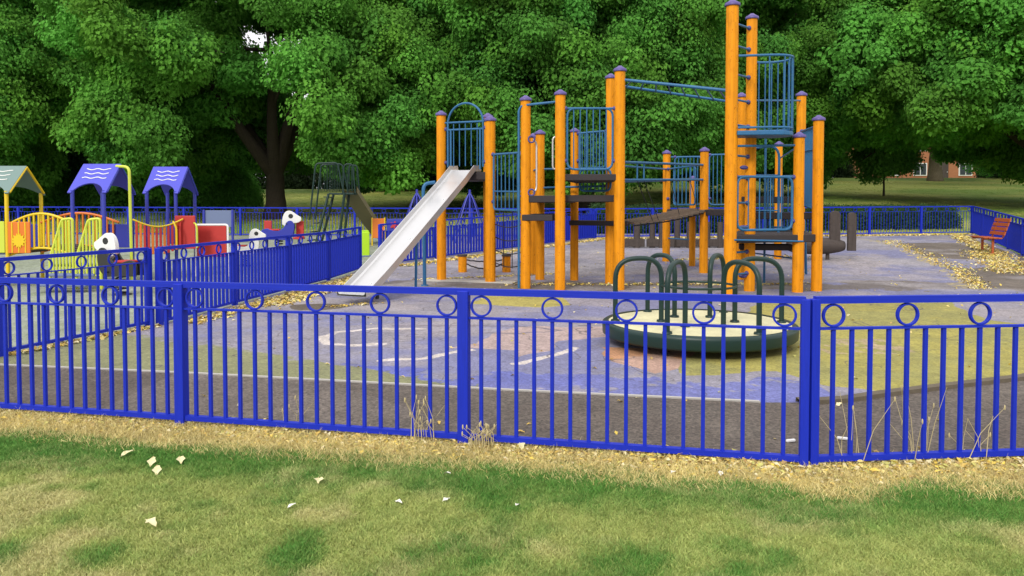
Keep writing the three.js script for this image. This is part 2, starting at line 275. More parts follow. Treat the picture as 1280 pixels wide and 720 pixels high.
// ---------------------------------------------------------------- fences
const ringGeo = new THREE.LatheGeometry([[0.056, -0.0125], [0.0665, -0.0125], [0.0672, -0.0105], [0.0672, 0.0105], [0.0665, 0.0125], [0.056, 0.0125], [0.0553, 0.0105], [0.0553, -0.0105], [0.056, -0.0125]].map(([a, b]) => new THREE.Vector2(a, b)), 26).rotateX(Math.PI / 2);
const squareBar = new RoundedBoxGeometry(0.024, 0.792, 0.024, 1, 0.003);
const fenceGroup = 'blue ring-topped fences round the playground';
function fence(name, label, posts, o = {}) {
  const H = 1.05, P = posts.map(([x, d]) => V(x, ground(x, d), d)), g = thing(name, label, 'fence', P[0], o.group === undefined ? fenceGroup : o.group);
  const up = (p, y) => new THREE.Vector3(p.x, p.y + y, p.z), pw = o.post || 0.075, mt = M.blue;
  P.forEach((p, i) => { const q = P[Math.min(i + 1, P.length - 1)].clone().sub(P[Math.max(0, i - 1)]); const w = i === o.thin ? 0.052 : pw; boxAt('post', up(p, H / 2 - 0.008), w, H - 0.01, w, M.blue, g, Math.atan2(-q.z, q.x), 0.006); });
  for (let i = 0; i < P.length - 1; i++) {
    const a = P[i], b = P[i + 1], L = a.distanceTo(b), n = Math.max(2, Math.round(L / 0.1185)), turn = Math.atan2(-(b.z - a.z), b.x - a.x), at = (t, y) => up(a.clone().lerp(b, t), y);
    beam('top_rail', at(0, H - 0.02), at(1, H - 0.02), 0.048, 0.042, mt, g); beam('middle_rail', at(0, 0.856), at(1, 0.856), 0.04, 0.013, mt, g); beam('bottom_rail', at(0, 0.062), at(1, 0.062), 0.045, 0.034, mt, g);
    for (let k = 1; k < n; k++) {
      const bm = new THREE.Mesh(squareBar, mt); bm.name = 'bar'; bm.rotation.y = turn; if (o.blade) bm.scale.set(o.slim || 1, 1, o.blade); put(bm, g, at(k / n, 0.4575));
      if (k % 4 === 1) { const r = new THREE.Mesh(ringGeo, mt); r.name = 'ring'; r.rotation.y = turn; r.scale.set(1.06, 1.06, 1); put(r, g, at(k / n, 0.9345)); }
    }
  }
  return g;
}
const fl = (x) => [x, frontLine(x)];
fence('metal_fence', 'bright blue steel fence with ring frieze along the lawn edge', [fl(-6.53), fl(-4.46), fl(-2.4), fl(-0.32), fl(1.772)], { group: null, thin: 4 });
fence('metal_fence', 'short blue steel fence turning away at the double corner post by the lawn', [[1.832, 4.578], [3.95, 4.77], [6.05, 4.95]], { group: null, thin: 0 });
fence('metal_fence', 'blue steel fence run nearest the yellow arched bridge', [[-6.02, 5.99], [-5.4, 7.97], [-4.8, 10.0]], { group: null });
fence('metal_fence', 'blue steel fence dividing toddler area from main playground, litter along its foot', [[-4.68, 10.05], [-4.43, 12.1], [-4.16, 14.1], [-3.9, 16.1], [-3.63, 18.13]], { group: null, blade: 1.9 });
fence('metal_fence', 'blue steel fence running diagonally behind the steel slide', [[-3.3, 19.0], [-2.05, 20.55], [-0.8, 22.1], [0.45, 23.65], [1.7, 25.2], [2.87, 26.7]], { group: null, blade: 3 });
{ const q = []; for (let i = 0; i <= 11; i++) q.push([-20.5 + 23.3 * i / 11, 28.45 - 1.6 * i / 11]); fence('metal_fence', 'far blue steel fence behind the toddler area, grass beyond', q, { group: null, slim: 0.55, blade: 0.6 }); }
{ const q = []; for (let i = 0; i <= 7; i++) q.push([2.95 + 14.45 * i / 7, 26.85 + 1.9 * i / 7]); fence('metal_fence', 'far blue steel fence in front of the low hedge', q, { group: null, slim: 0.55, blade: 0.6 }); }
fence('metal_fence', 'blue steel fence behind the red bench', [[17.4, 28.7], [16.6, 26.75], [15.8, 24.85], [15.03, 23.0], [14.26, 21.2], [13.5, 19.3], [12.7, 17.4]], { group: null });

// ---------------------------------------------------------------- climbing frame
const CF = thing('climbing_structure', 'large climbing frame of tall orange posts with teal rails, decks and swaying bridge', 'climbing frame', V(2.5, 0, 15));
const capGeo = new THREE.LatheGeometry([[0, 0.075], [0.03, 0.07], [0.06, 0.045], [0.118, 0.012], [0.122, -0.03], [0.108, -0.035]].map(([a, b]) => new THREE.Vector2(a, b)), 20);
function post(x, d, top, r = 0.096, lean = 0) {
  const g0 = ground(x, d), geo = new THREE.CylinderGeometry(r, r * 1.03, top - g0, 18, 6); const uv = geo.attributes.uv; for (let i = 0; i < uv.count; i++) uv.setXY(i, uv.getX(i), uv.getY(i) * (top - g0) / 2.5 + x * 3.7 + d);
  const p = new THREE.Mesh(geo, M.orange); p.name = 'post'; put(p, CF, V(x, (top + g0) / 2, d)); p.rotation.z = lean;
  const c = new THREE.Mesh(capGeo, M.cap); c.name = 'post_cap'; c.scale.setScalar(r / 0.096); c.position.set(0, (top - g0) / 2, 0); p.add(setup(c)); return p;
}
const POSTS = { 1: [-1.49, 16.03, 3.52], 2: [-0.445, 15.6, 3.36, 0.104], 21: [-0.53, 16.7, 3.55], 3: [0.26, 14.58, 3.63], 4: [0.6, 16.3, 3.15], 41: [0.49, 17.4, 3.18], 5: [0.905, 14.31, 3.7], 6: [1.325, 16.14, 3.18, 0.085], 7: [2.0, 15.48, 4.2], 8: [2.02, 14.31, 4.14, 0.1], 9: [4.04, 19.89, 2.98], 10: [4.485, 18.89, 2.28, 0.075], 11: [4.45, 17.62, 2.88], 12: [3.91, 13.6, 5.17, 0.108], 13: [4.42, 14.11, 5.06], 14: [4.9, 16.31, 3.94], 15: [7.155, 20.43, 3.25], 16: [5.24, 13.91, 2.87], 17: [6.18, 16.31, 3.97], 18: [5.67, 14.11, 3.2] };
for (const k in POSTS) post(...POSTS[k]);
const pp = (k, y) => V(POSTS[k][0], y, POSTS[k][1]);
const pt2 = (A) => (Array.isArray(A) ? A : POSTS[A]);
function clampAt(p) { const m = new THREE.Mesh(clampGeo, M.clamp); m.name = 'clamp'; put(m, CF, p); }
const clampGeo = new THREE.SphereGeometry(0.042, 10, 8);
// bar panel between plan points A and B from y0 to y1
function barPanel(A, B, y0, y1, n, o = {}) {
  const [ax, ad] = pt2(A), [bx, bd] = pt2(B), inset = o.inset ?? 0.13, a = V(ax, 0, ad), b = V(bx, 0, bd), L = a.distanceTo(b), m = (t, y) => a.clone().lerp(b, t).setY(y), t0 = inset / L, t1 = 1 - t0, sl = o.slope || 0;
  const fr = part('guard_panel', sweep(rounded([m(t0, y0), m(t0, y1), m(t1, y1 + sl), m(t1, y0 + sl)], o.rad ?? 0.09, true), o.r || 0.021, 10, true), M.teal, CF);
  for (let k = 1; k <= n; k++) { const t = t0 + (t1 - t0) * k / (n + 1), s = sl * k / (n + 1); bar('bar', m(t, y0 + s), m(t, y1 + s), 0.0115, M.teal, fr); }
  for (const y of o.mids || []) bar('cross_rail', m(t0, y), m(t1, y + sl), 0.016, M.teal, fr);
  if (o.topRail !== false) { bar('top_rail', m(0, y1), m(1, y1 + sl), 0.021, M.teal, fr); for (const y of [y1, y0 + 0.16]) { clampAt(m(0.1 / L, y)); clampAt(m(1 - 0.1 / L, y + sl)); } }
  return fr;
}
function deck(name, pts, y, th = 0.09) {
  const s = new THREE.Shape(pts.map(([x, d]) => new THREE.Vector2(x, d))), g = new THREE.ExtrudeGeometry(s, { depth: th, bevelEnabled: true, bevelSize: 0.01, bevelThickness: 0.01, bevelSegments: 1 });
  g.rotateX(-Math.PI / 2); g.translate(0, y - th, 0); return part(name, g, M.deck, CF);
}
const rail = (a, b, r = 0.021) => bar('rail', a, b, r, M.teal, CF);
// slide tower
deck('deck', [[-1.5, 16.0], [-0.45, 15.55], [-0.42, 16.75], [-1.35, 17.1]], 2.28, 0.14);
{ // arched gate over the slide
  const a = pp(1, 0), b = pp(2, 0), m = (t, y) => a.clone().lerp(b, t).setY(y), arch = [];
  arch.push(m(0.14, 2.4)); for (let i = 0; i <= 16; i++) { const q = Math.PI * i / 16; arch.push(m(0.5 - Math.cos(q) * 0.36, 3.3 + Math.sin(q) * 0.42)); } arch.push(m(0.86, 2.4));
  const fr = part('arch_panel', sweep(arch, 0.022, 10), M.teal, CF);
  bar('cross_rail', m(0.08, 3.33), m(0.92, 3.33), 0.02, M.teal, fr); bar('cross_rail', m(0.08, 3.18), m(0.92, 3.18), 0.02, M.teal, fr);
  for (let k = 1; k <= 5; k++) bar('bar', m(0.14 + 0.72 * k / 6, 2.42), m(0.14 + 0.72 * k / 6, 3.3), 0.011, M.teal, fr);
  bar('upright', m(0.2, 2.35), m(0.2, 3.2), 0.022, M.teal, fr); bar('upright', m(0.8, 2.35), m(0.8, 3.2), 0.022, M.teal, fr);
  for (const t of [0.1, 0.9]) for (const y of [3.2, 2.5]) clampAt(m(t, y));
}
{ // steel slide chute
  const top = V(-1.02, 2.36, 15.72), bot = V(-2.5, 0.16, 12.35), dir = bot.clone().sub(top).setY(0).normalize(), side = new THREE.Vector3(-dir.z, 0, dir.x);
  if (side.x < 0) side.negate(); const line = [top.clone().addScaledVector(dir, -0.3).setY(2.34), top.clone().setY(2.33)];
  for (let i = 1; i <= 10; i++) { const t = i / 10; line.push(top.clone().lerp(bot, t).setY(THREE.MathUtils.lerp(2.3, 0.16, t) + (t > 0.85 ? (t - 0.85) * 0.25 : 0))); }
  line.push(bot.clone().addScaledVector(dir, 0.2).setY(0.17)); const w = 0.27, lip = 0.1, th = 0.012;
  const prof = [[-w - th, lip], [-w, lip], [-w + 0.012, 0.02], [-w + 0.04, 0], [w - 0.04, 0], [w - 0.012, 0.02], [w, lip], [w + th, lip], [w + th, -0.03], [-w - th, -0.03]];
  const pos = [], idx = [], n = prof.length, uvs = [];
  line.forEach((p, i) => { const a = line[Math.max(0, i - 1)], b = line[Math.min(line.length - 1, i + 1)], t = b.clone().sub(a).normalize(), nn = new THREE.Vector3().crossVectors(side, t); if (nn.y < 0) nn.negate(); prof.forEach(([u, v]) => { const q = p.clone().addScaledVector(side, u).addScaledVector(nn, v); pos.push(q.x, q.y, q.z); uvs.push(u * 1.3, i * 0.3); }); });
  for (let i = 0; i < line.length - 1; i++) for (let k = 0; k < n; k++) { const a = i * n + k, b = i * n + (k + 1) % n; idx.push(a, a + n, b, b, a + n, b + n); }
  const g = new THREE.BufferGeometry(); g.setAttribute('position', new THREE.Float32BufferAttribute(pos, 3)); g.setAttribute('uv', new THREE.Float32BufferAttribute(uvs, 2)); g.setIndex(idx); const g2 = g.toNonIndexed(); g2.computeVertexNormals();
  const ch = part('slide_chute', g2, M.steel, CF); 
  bar('support_leg', V(-2.3, 0, 12.9), V(-2.25, 0.36, 12.95), 0.03, M.rubber, ch);
  bar('support_leg', V(-1.78, 0, 14.0), V(-1.76, 1.15, 14.02), 0.025, M.teal, ch);
}
barPanel(2, 3, 1.52, 2.64, 6, { mids: [1.89], slope: -0.02 });
{ // climbing net under that panel
  const a = V(-0.35, 1.5, 15.5), b = V(0.18, 1.5, 14.75), net = [];
  const m = (t, y) => { const v = a.clone().lerp(b, t).setY(y); v.z -= (1.5 - y) * 0.6; return v; };
  for (let k = 0; k <= 3; k++) { const c = []; for (let i = 0; i <= 8; i++) c.push(m(k / 3, 1.5 - 1.2 * i / 8)); net.push(sweep(c, 0.011, 6)); }
  for (let i = 1; i <= 4; i++) { const c = []; for (let k = 0; k <= 8; k++) c.push(m(k / 8, 1.5 - 0.28 * i - Math.sin(k / 8 * Math.PI) * 0.06)); net.push(sweep(c, 0.011, 6)); }
  part('rope_net', mergeGeometries(net), M.rope, CF);
}
// middle tower
deck('deck', [[0.22, 14.55], [0.92, 14.28], [1.34, 16.1], [0.55, 16.3]], 1.78, 0.11);
deck('deck', [[0.2, 14.5], [0.75, 14.3], [1.1, 16.0], [0.5, 16.25]], 1.42, 0.1);
deck('deck', [[0.95, 14.3], [2.0, 14.25], [2.02, 15.5], [1.36, 16.1]], 2.18, 0.1);
deck('step_board', [[0.98, 14.5], [2.0, 14.45], [2.0, 14.85], [1.1, 15.0]], 1.79, 0.11);
deck('step_board', [[1.2, 15.8], [2.3, 15.2], [2.4, 15.6], [1.3, 16.3]], 1.28, 0.08);
pipe('climbing_pole', [V(0.13, 0, 14.55), V(0.13, 3.5, 14.55), pp(5, 3.55)], 0.023, M.teal, CF, 0.14);
for (const y of [0.52, 1.25, 1.78, 2.9]) bar('bracket', V(0.13, y, 14.55), V(0.26, y, 14.58), 0.018, M.clamp, CF);
for (const y of [1.85, 2.86]) { const m = new THREE.Mesh(new THREE.TorusGeometry(0.06, 0.016, 8, 16), M.clamp); m.name = 'grab_ring'; put(m, CF, V(0.37, y, 14.5)); }
pipe('handle', [V(0.4, 1.85, 14.55), V(0.47, 1.9, 14.6), V(0.47, 2.8, 14.6), V(0.4, 2.86, 14.55)], 0.018, M.steel, CF, 0.08);
pipe('handle', [V(0.86, 2.3, 14.6), V(0.78, 2.3, 14.6), V(0.78, 2.9, 14.6), V(0.86, 2.92, 14.6)], 0.018, M.steel, CF, 0.08);
barPanel(5, 8, 2.28, 3.42, 6, { rad: 0.16 });
barPanel(6, 7, 2.38, 3.12, 8, { rad: 0.06 });
barPanel([1.38, 15.7], [2.0, 15.3], 1.9, 2.34, 7, { inset: 0.02, topRail: false, rad: 0.12 });
rail(pp(4, 2.38), pp(6, 2.38)); rail(pp(4, 1.98), pp(7, 2.0)); rail(pp(41, 2.4), pp(4, 2.4));
// bridge
{
  const A = V(2.15, 1.24, 15.6), B = V(4.42, 1.53, 18.1), dir = B.clone().sub(A), L = dir.length(); dir.normalize(); const side = new THREE.Vector3().crossVectors(dir, UP).normalize();
  for (let k = 0; k < 14; k++) { const t = (k + 0.5) / 14, c = A.clone().lerp(B, t); c.y -= Math.sin(t * Math.PI) * 0.05; beam('bridge_plank', c.clone().addScaledVector(side, -0.42), c.clone().addScaledVector(side, 0.42), L / 14 - 0.025, 0.045, M.plank, CF); }
  for (const s of [-0.38, 0.38]) { const c = []; for (let k = 0; k <= 12; k++) { const v = A.clone().lerp(B, k / 12).addScaledVector(side, s); v.y -= 0.05 + Math.sin(k / 12 * Math.PI) * 0.05; c.push(v); } part('chain', sweep(c, 0.014, 6), M.rope, CF); }
  const ra = V(2.02, 2.42, 14.35), rb = pp(11, 2.54), r2a = V(2.02, 2.08, 14.35), r2b = pp(11, 2.2); rail(ra, rb, 0.026); rail(r2a, r2b, 0.026);
  const ba = pp(7, 2.42), bb = pp(9, 2.55), b2a = pp(7, 2.08), b2b = pp(9, 2.25); rail(ba, bb, 0.022); rail(b2a, b2b, 0.022);
  for (const t of [0.18, 0.25]) { bar('rail_spacer', ra.clone().lerp(rb, t), r2a.clone().lerp(r2b, t), 0.016, M.teal, CF); const lo = r2a.clone().lerp(r2b, t); bar('chain', lo, A.clone().lerp(B, t + 0.06).addScaledVector(side, 0.38).setY(1.22), 0.008, M.rope, CF); }
  for (const t of [0.55, 0.8]) { const lo = r2a.clone().lerp(r2b, t); bar('chain', lo, A.clone().lerp(B, t).addScaledVector(side, 0.38).setY(1.26 + 0.28 * t), 0.008, M.rope, CF); }
}
deck('deck', [[4.02, 19.95], [4.44, 17.6], [4.95, 16.35], [5.6, 16.6], [5.7, 19.6]], 1.5, 0.12);
barPanel([4.13, 19.8], [4.98, 19.6], 1.62, 2.86, 6, { inset: 0.1, rad: 0.12 }); barPanel([4.98, 19.55], [5.6, 19.3], 1.62, 2.9, 4, { inset: 0.08, rad: 0.12 });
barPanel(9, 11, 1.62, 2.55, 4, { inset: 0.5, rad: 0.1 });
rail(pp(9, 0.75), pp(10, 0.75), 0.018);
pipe('swing_pole', [V(4.62, 0.6, 19.3), V(4.68, 1.2, 19.3)], 0.03, M.teal, CF);
// overhead ladder
{
  const a0 = pp(8, 3.96), a1 = pp(12, 3.64), b0 = pp(7, 4.05), b1 = pp(14, 3.78); rail(a0, a1, 0.028); rail(b0, b1, 0.028);
  for (let k = 1; k < 9; k++) bar('rung', a0.clone().lerp(a1, k / 9), b0.clone().lerp(b1, k / 9), 0.016, M.teal, CF);
  for (const p of [a0, a1, b0, b1]) clampAt(p);
}
// right tower: ladder, lookout cage, decks
for (const y of [4.85, 4.46, 3.95, 3.5, 3.05, 2.5, 2.1, 1.65, 1.2, 0.75, 0.35]) { bar('rung', pp(12, y), pp(13, y), 0.02, M.teal, CF); clampAt(V(4.34, y, 14.03)); }
{
  const P0 = [3.95, 13.5], U = []; U.push([4.0, 13.5], [4.5, 13.42]);
  for (let i = 0; i <= 10; i++) { const q = -Math.PI / 2 + Math.PI * i / 10; U.push([4.68 + Math.cos(q) * 0.36, 13.77 + Math.sin(q) * 0.36]); } U.push([4.45, 14.12]); void P0;
  const ring = (y) => U.map(([x, d]) => V(x, y, d)); const top = part('lookout_cage', sweep(ring(4.24), 0.022, 10), M.teal, CF);
  part('cage_rail', sweep(ring(2.98), 0.02, 10), M.teal, top);
  for (let i = 3; i < U.length - 1; i++) bar('bar', V(U[i][0], 2.94, U[i][1]), V(U[i][0], 4.24, U[i][1]), 0.0125, M.teal, top);
  for (const [x, d] of [[4.52, 13.42], [4.56, 14.12]]) bar('bar', V(x, 2.94, d), V(x, 4.24, d), 0.0125, M.teal, top);
  const s = new THREE.Shape([...U, [3.95, 14.0]].map(([x, d]) => new THREE.Vector2(x, d))), g = new THREE.ExtrudeGeometry(s, { depth: 0.05, bevelEnabled: true, bevelSize: 0.015, bevelThickness: 0.015, bevelSegments: 2 }); g.rotateX(-Math.PI / 2); g.translate(0, 2.86, 0); part('cage_floor', g, M.teal, CF);
}
deck('deck', [[3.92, 13.55], [5.3, 13.85], [5.7, 14.1], [6.2, 16.35], [4.88, 16.35]], 1.06, 0.12);
deck('step_board', [[4.3, 14.3], [5.25, 14.15], [5.3, 14.6], [4.4, 14.7]], 0.86, 0.09);
deck('step_board', [[4.9, 16.1], [6.2, 16.1], [6.2, 16.6], [4.9, 16.6]], 1.78, 0.12);
deck('step_board', [[4.9, 15.6], [6.1, 15.5], [6.1, 15.9], [4.9, 16.0]], 1.45, 0.12);
barPanel(12, 16, 1.16, 2.12, 4, { rad: 0.16, r: 0.024 });
rail(V(3.95, 0.99, 13.5), V(5.3, 0.95, 13.82), 0.016);
rail(pp(12, 2.66), pp(16, 2.7)); rail(pp(15, 2.85), pp(17, 2.9)); rail(pp(16, 2.62), pp(17, 2.75)); rail(pp(13, 3.54), pp(17, 3.84), 0.018); rail(pp(14, 2.2), pp(17, 2.2), 0.018); rail(pp(16, 0.62), pp(14, 0.62), 0.015);
barPanel(17, 18, 1.62, 3.18, 14, { mids: [2.75], rad: 0.12, slope: -0.1 });
barPanel([5.3, 15.9], [5.85, 15.4], 1.15, 2.2, 5, { inset: 0.05, topRail: false });
pipe('fire_pole', [V(5.14, 0, 15.45), V(5.14, 2.95, 15.45)], 0.024, M.teal, CF);
pipe('arch_pole', [V(4.72, 2.72, 15), V(5.26, 2.8, 15), V(5.26, 1.06, 15)], 0.026, M.teal, CF, 0.28);
for (const y of [1.5, 2.2]) bar('rung', V(4.8, y, 15.0), V(5.26, y, 15.0), 0.015, M.teal, CF);
bar('support_pole', V(6.75, 0, 17.4), V(6.62, 1.25, 17.2), 0.03, M.teal, CF);
for (const y of [2.3, 1.2, 0.55, 0.3]) { const m = new THREE.Mesh(new THREE.SphereGeometry(0.05, 8, 6), M.clamp); m.name = 'foot_peg'; m.scale.set(1.6, 0.8, 0.8); put(m, CF, V(4.27, y, 14.02)); }
deck('foundation_pad', [[-1.9, 15.85], [0.0, 15.35], [0.1, 15.7], [-1.75, 16.2]], 0.03, 0.012).material = M.edging;

// blue hooked pole beside the slide
{ const t = thing('hooked_pole', 'single dark blue pole with hooked top beside the steel slide', 'pole', V(-1.73, 0, 15.02)); part('shaft', sweep(rounded([V(-1.73, 0, 15.02), V(-1.75, 2.03, 15.0), V(-1.52, 2.06, 15.05)], 0.14), 0.035, 10), M.teal, t); const f = new THREE.Mesh(new THREE.CylinderGeometry(0.07, 0.08, 0.03, 14), M.teal); f.name = 'base_plate'; put(f, t, V(-1.73, 0.02, 15.02)); }
{ // stub posts and chains
  const t = thing('chain_walk', 'pair of short yellow stub posts joined by sagging black chains', 'balance toy', V(-0.65, 0.03, 17.8));
  for (const x of [-1.16, -0.13]) { const s = new THREE.Mesh(new THREE.CylinderGeometry(0.1, 0.1, 0.4, 16), M.orange); s.name = 'stub_post'; put(s, t, V(x, 0.22, 17.77)); const c = new THREE.Mesh(new THREE.CylinderGeometry(0.112, 0.115, 0.045, 16), M.timber); c.name = 'post_cap'; c.position.y = 0.215; s.add(setup(c)); }
  for (const [y, sag] of [[0.34, 0.05], [0.28, 0.16]]) { const c = []; for (let k = 0; k <= 16; k++) { const q = k / 16; c.push(V(-1.16 + 1.03 * q, y - Math.sin(q * Math.PI) * sag + Math.sin(q * 60) * 0.006, 17.77)); } part('chain', sweep(c, 0.016, 6), M.rope, t); }
}

// ---------------------------------------------------------------- merry-go-round
{
  const cx = 2.15, cd = 8.75, R = 1.1, t = thing('merry_go_round', 'round merry-go-round with cream deck, dark green rim and hoop handles', 'merry-go-round', V(cx, 0, cd));
  const L = (pts) => pts.map(([a, b]) => new THREE.Vector2(a, b));
  const creamMap = tex(1024, 1024, (i, j) => { const n = tileNoise(i, j, 1024, 12) * 0.5 + tileNoise(i, j, 1024, 90) * 0.3 + hash2(i, j) * 0.35, v = 196 + 46 * n; return [v, v * 0.985, v * 0.86]; });
  const disc = new THREE.CylinderGeometry(R - 0.07, R - 0.07, 0.04, 64); part('deck', disc.translate(cx, 0.235, -cd), std({ map: creamMap, color: lin(0.78, 0.76, 0.62), roughness: 0.8, bumpMap: grainBump, bumpScale: 0.002 }), t);
  part('rim', new THREE.LatheGeometry(L([[R - 0.075, 0.262], [R - 0.03, 0.266], [R - 0.005, 0.25], [R, 0.22], [R - 0.005, 0.13], [R - 0.03, 0.105], [R - 0.1, 0.1], [R - 0.1, 0.2]]), 72).translate(cx, 0, -cd), M.green, t);
  part('underside', new THREE.CylinderGeometry(R - 0.1, 0.5, 0.12, 48).translate(cx, 0.15, -cd), M.rubber, t);
  part('pedestal', new THREE.CylinderGeometry(0.3, 0.34, 0.1, 32).translate(cx, 0.055, -cd), M.rubber, t);
  for (let k = 0; k < 6; k++) {
    const a = (63 + 60 * k) * Math.PI / 180, P = (r, y) => V(cx + Math.cos(a) * r, y, cd - Math.sin(a) * r), ro = 0.95, ri = 0.42;
    const hp = part('handle_hoop', sweep(rounded([P(ro, 0.25), P(ro, 0.98), P(ri, 1.0), P(ri, 0.25)], 0.24, false, 8), 0.029, 12), M.green, t);
    for (const r of [ro, ri]) part('flange', new THREE.CylinderGeometry(0.05, 0.055, 0.02, 14).translate(...P(r, 0.268).toArray()), M.green, hp);
  }
  const ring = []; for (let i = 0; i < 36; i++) { const q = i / 36 * Math.PI * 2; ring.push(V(cx + Math.cos(q) * 0.42, 0.68, cd + Math.sin(q) * 0.42)); } part('hand_ring', sweep(ring, 0.014, 8, true), M.green, t);
}

// ---------------------------------------------------------------- bench, timber pieces
{
  const c = V(13.75, ground(13.75, 22), 21.95), t = thing('park_bench', 'red slatted metal bench on posts in front of blue fence', 'bench', c), o = new THREE.Group();
  // local: x along the seat, z towards its front
  const loc = (name, sx, sy, sz, x, y, z, rx = 0) => { const m = new THREE.Mesh(new RoundedBoxGeometry(sx, sy, sz, 2, 0.01), M.bench); m.name = name; m.position.set(x, y, z); m.rotation.x = rx; t.add(setup(m)); return m; }; void o;
  const Lw = 1.25;
  for (let k = 0; k < 4; k++) loc('seat_slat', Lw, 0.035, 0.105, 0, 0.46 - k * 0.004, 0.22 - k * 0.118, 0.05);
  for (let k = 0; k < 4; k++) loc('back_slat', Lw, 0.105, 0.032, 0, 0.58 + k * 0.125, -0.25 - k * 0.04, -0.3);
  for (const s of [-0.45, 0.45]) { loc('leg', 0.06, 0.46, 0.06, s, 0.22, 0); loc('arm_bracket', 0.05, 0.045, 0.5, s, 0.43, 0.02, 0.05); loc('back_bracket', 0.05, 0.56, 0.04, s, 0.73, -0.33, -0.3); loc('foot', 0.1, 0.02, 0.34, s, 0.015, 0); }
  t.rotation.y = Math.atan2(-0.92, -0.38) + 0.12; // faces the play area
}
{
  const t = thing('timber_rocker', 'dark timber log seat with two upright boards on a post', 'play timber', V(8.2, ground(8.2, 20.25), 20.25));
  const g0 = ground(8.2, 20.25), prof = []; for (let i = 0; i <= 14; i++) { const q = i / 14, a = Math.sin(Math.PI * clamp(q * 0.94 + 0.03)); prof.push(new THREE.Vector2(0.06 + 0.17 * Math.pow(a, 0.4), q * 1.5)); } prof.unshift(new THREE.Vector2(0, 0)); prof.push(new THREE.Vector2(0, 1.5));
  part('log', new THREE.LatheGeometry(prof, 20).rotateZ(-Math.PI / 2).translate(7.35, g0 + 0.38, -20.25), M.timber, t);
  for (const [x, top, w] of [[8.57, 1.42, 0.25], [9.02, 1.38, 0.2]]) { const s = new THREE.Shape(); s.moveTo(-w / 2, 0); s.lineTo(w / 2, 0); s.lineTo(w / 2, top - 0.52); s.quadraticCurveTo(w / 2, top - 0.38, 0, top - 0.38); s.quadraticCurveTo(-w / 2, top - 0.38, -w / 2, top - 0.52); s.closePath(); part('upright_board', new THREE.ExtrudeGeometry(s, { depth: 0.07, bevelSize: 0.01, bevelThickness: 0.01, bevelSegments: 1 }).translate(x, g0 + 0.26, -20.2), M.timber, t); }
  for (const x of [7.55, 8.42]) bar('leg', V(x, g0, 20.25), V(x, g0 + 0.22, 20.25), 0.05, M.timber, t);
}
{
  const t = thing('timber_stakes', 'row of dark timber stakes with low boards behind the swaying bridge', 'play timber', V(5, ground(5, 23.4), 23.4)); const g0 = ground(5, 23.4), r = rng(5);
  for (const x of [3.3, 3.85, 4.33, 4.6, 5.1, 5.45, 6.05, 6.4, 6.9]) { const hgt = 0.75 + r() * 0.2, w = 0.09 + r() * 0.03; const m = new THREE.Mesh(new THREE.CylinderGeometry(w * 0.85, w, hgt, 10), M.timber); m.name = 'stake'; m.rotation.y = r() * 3; put(m, t, V(x, g0 + hgt / 2, 23.4 + (r() - 0.5) * 0.2)); }
  for (let k = 0; k < 4; k++) boxAt('low_board', V(3.65 + k * 0.92, g0 + 0.16, 23.35), 0.86, 0.24, 0.08, M.timber, t);
}

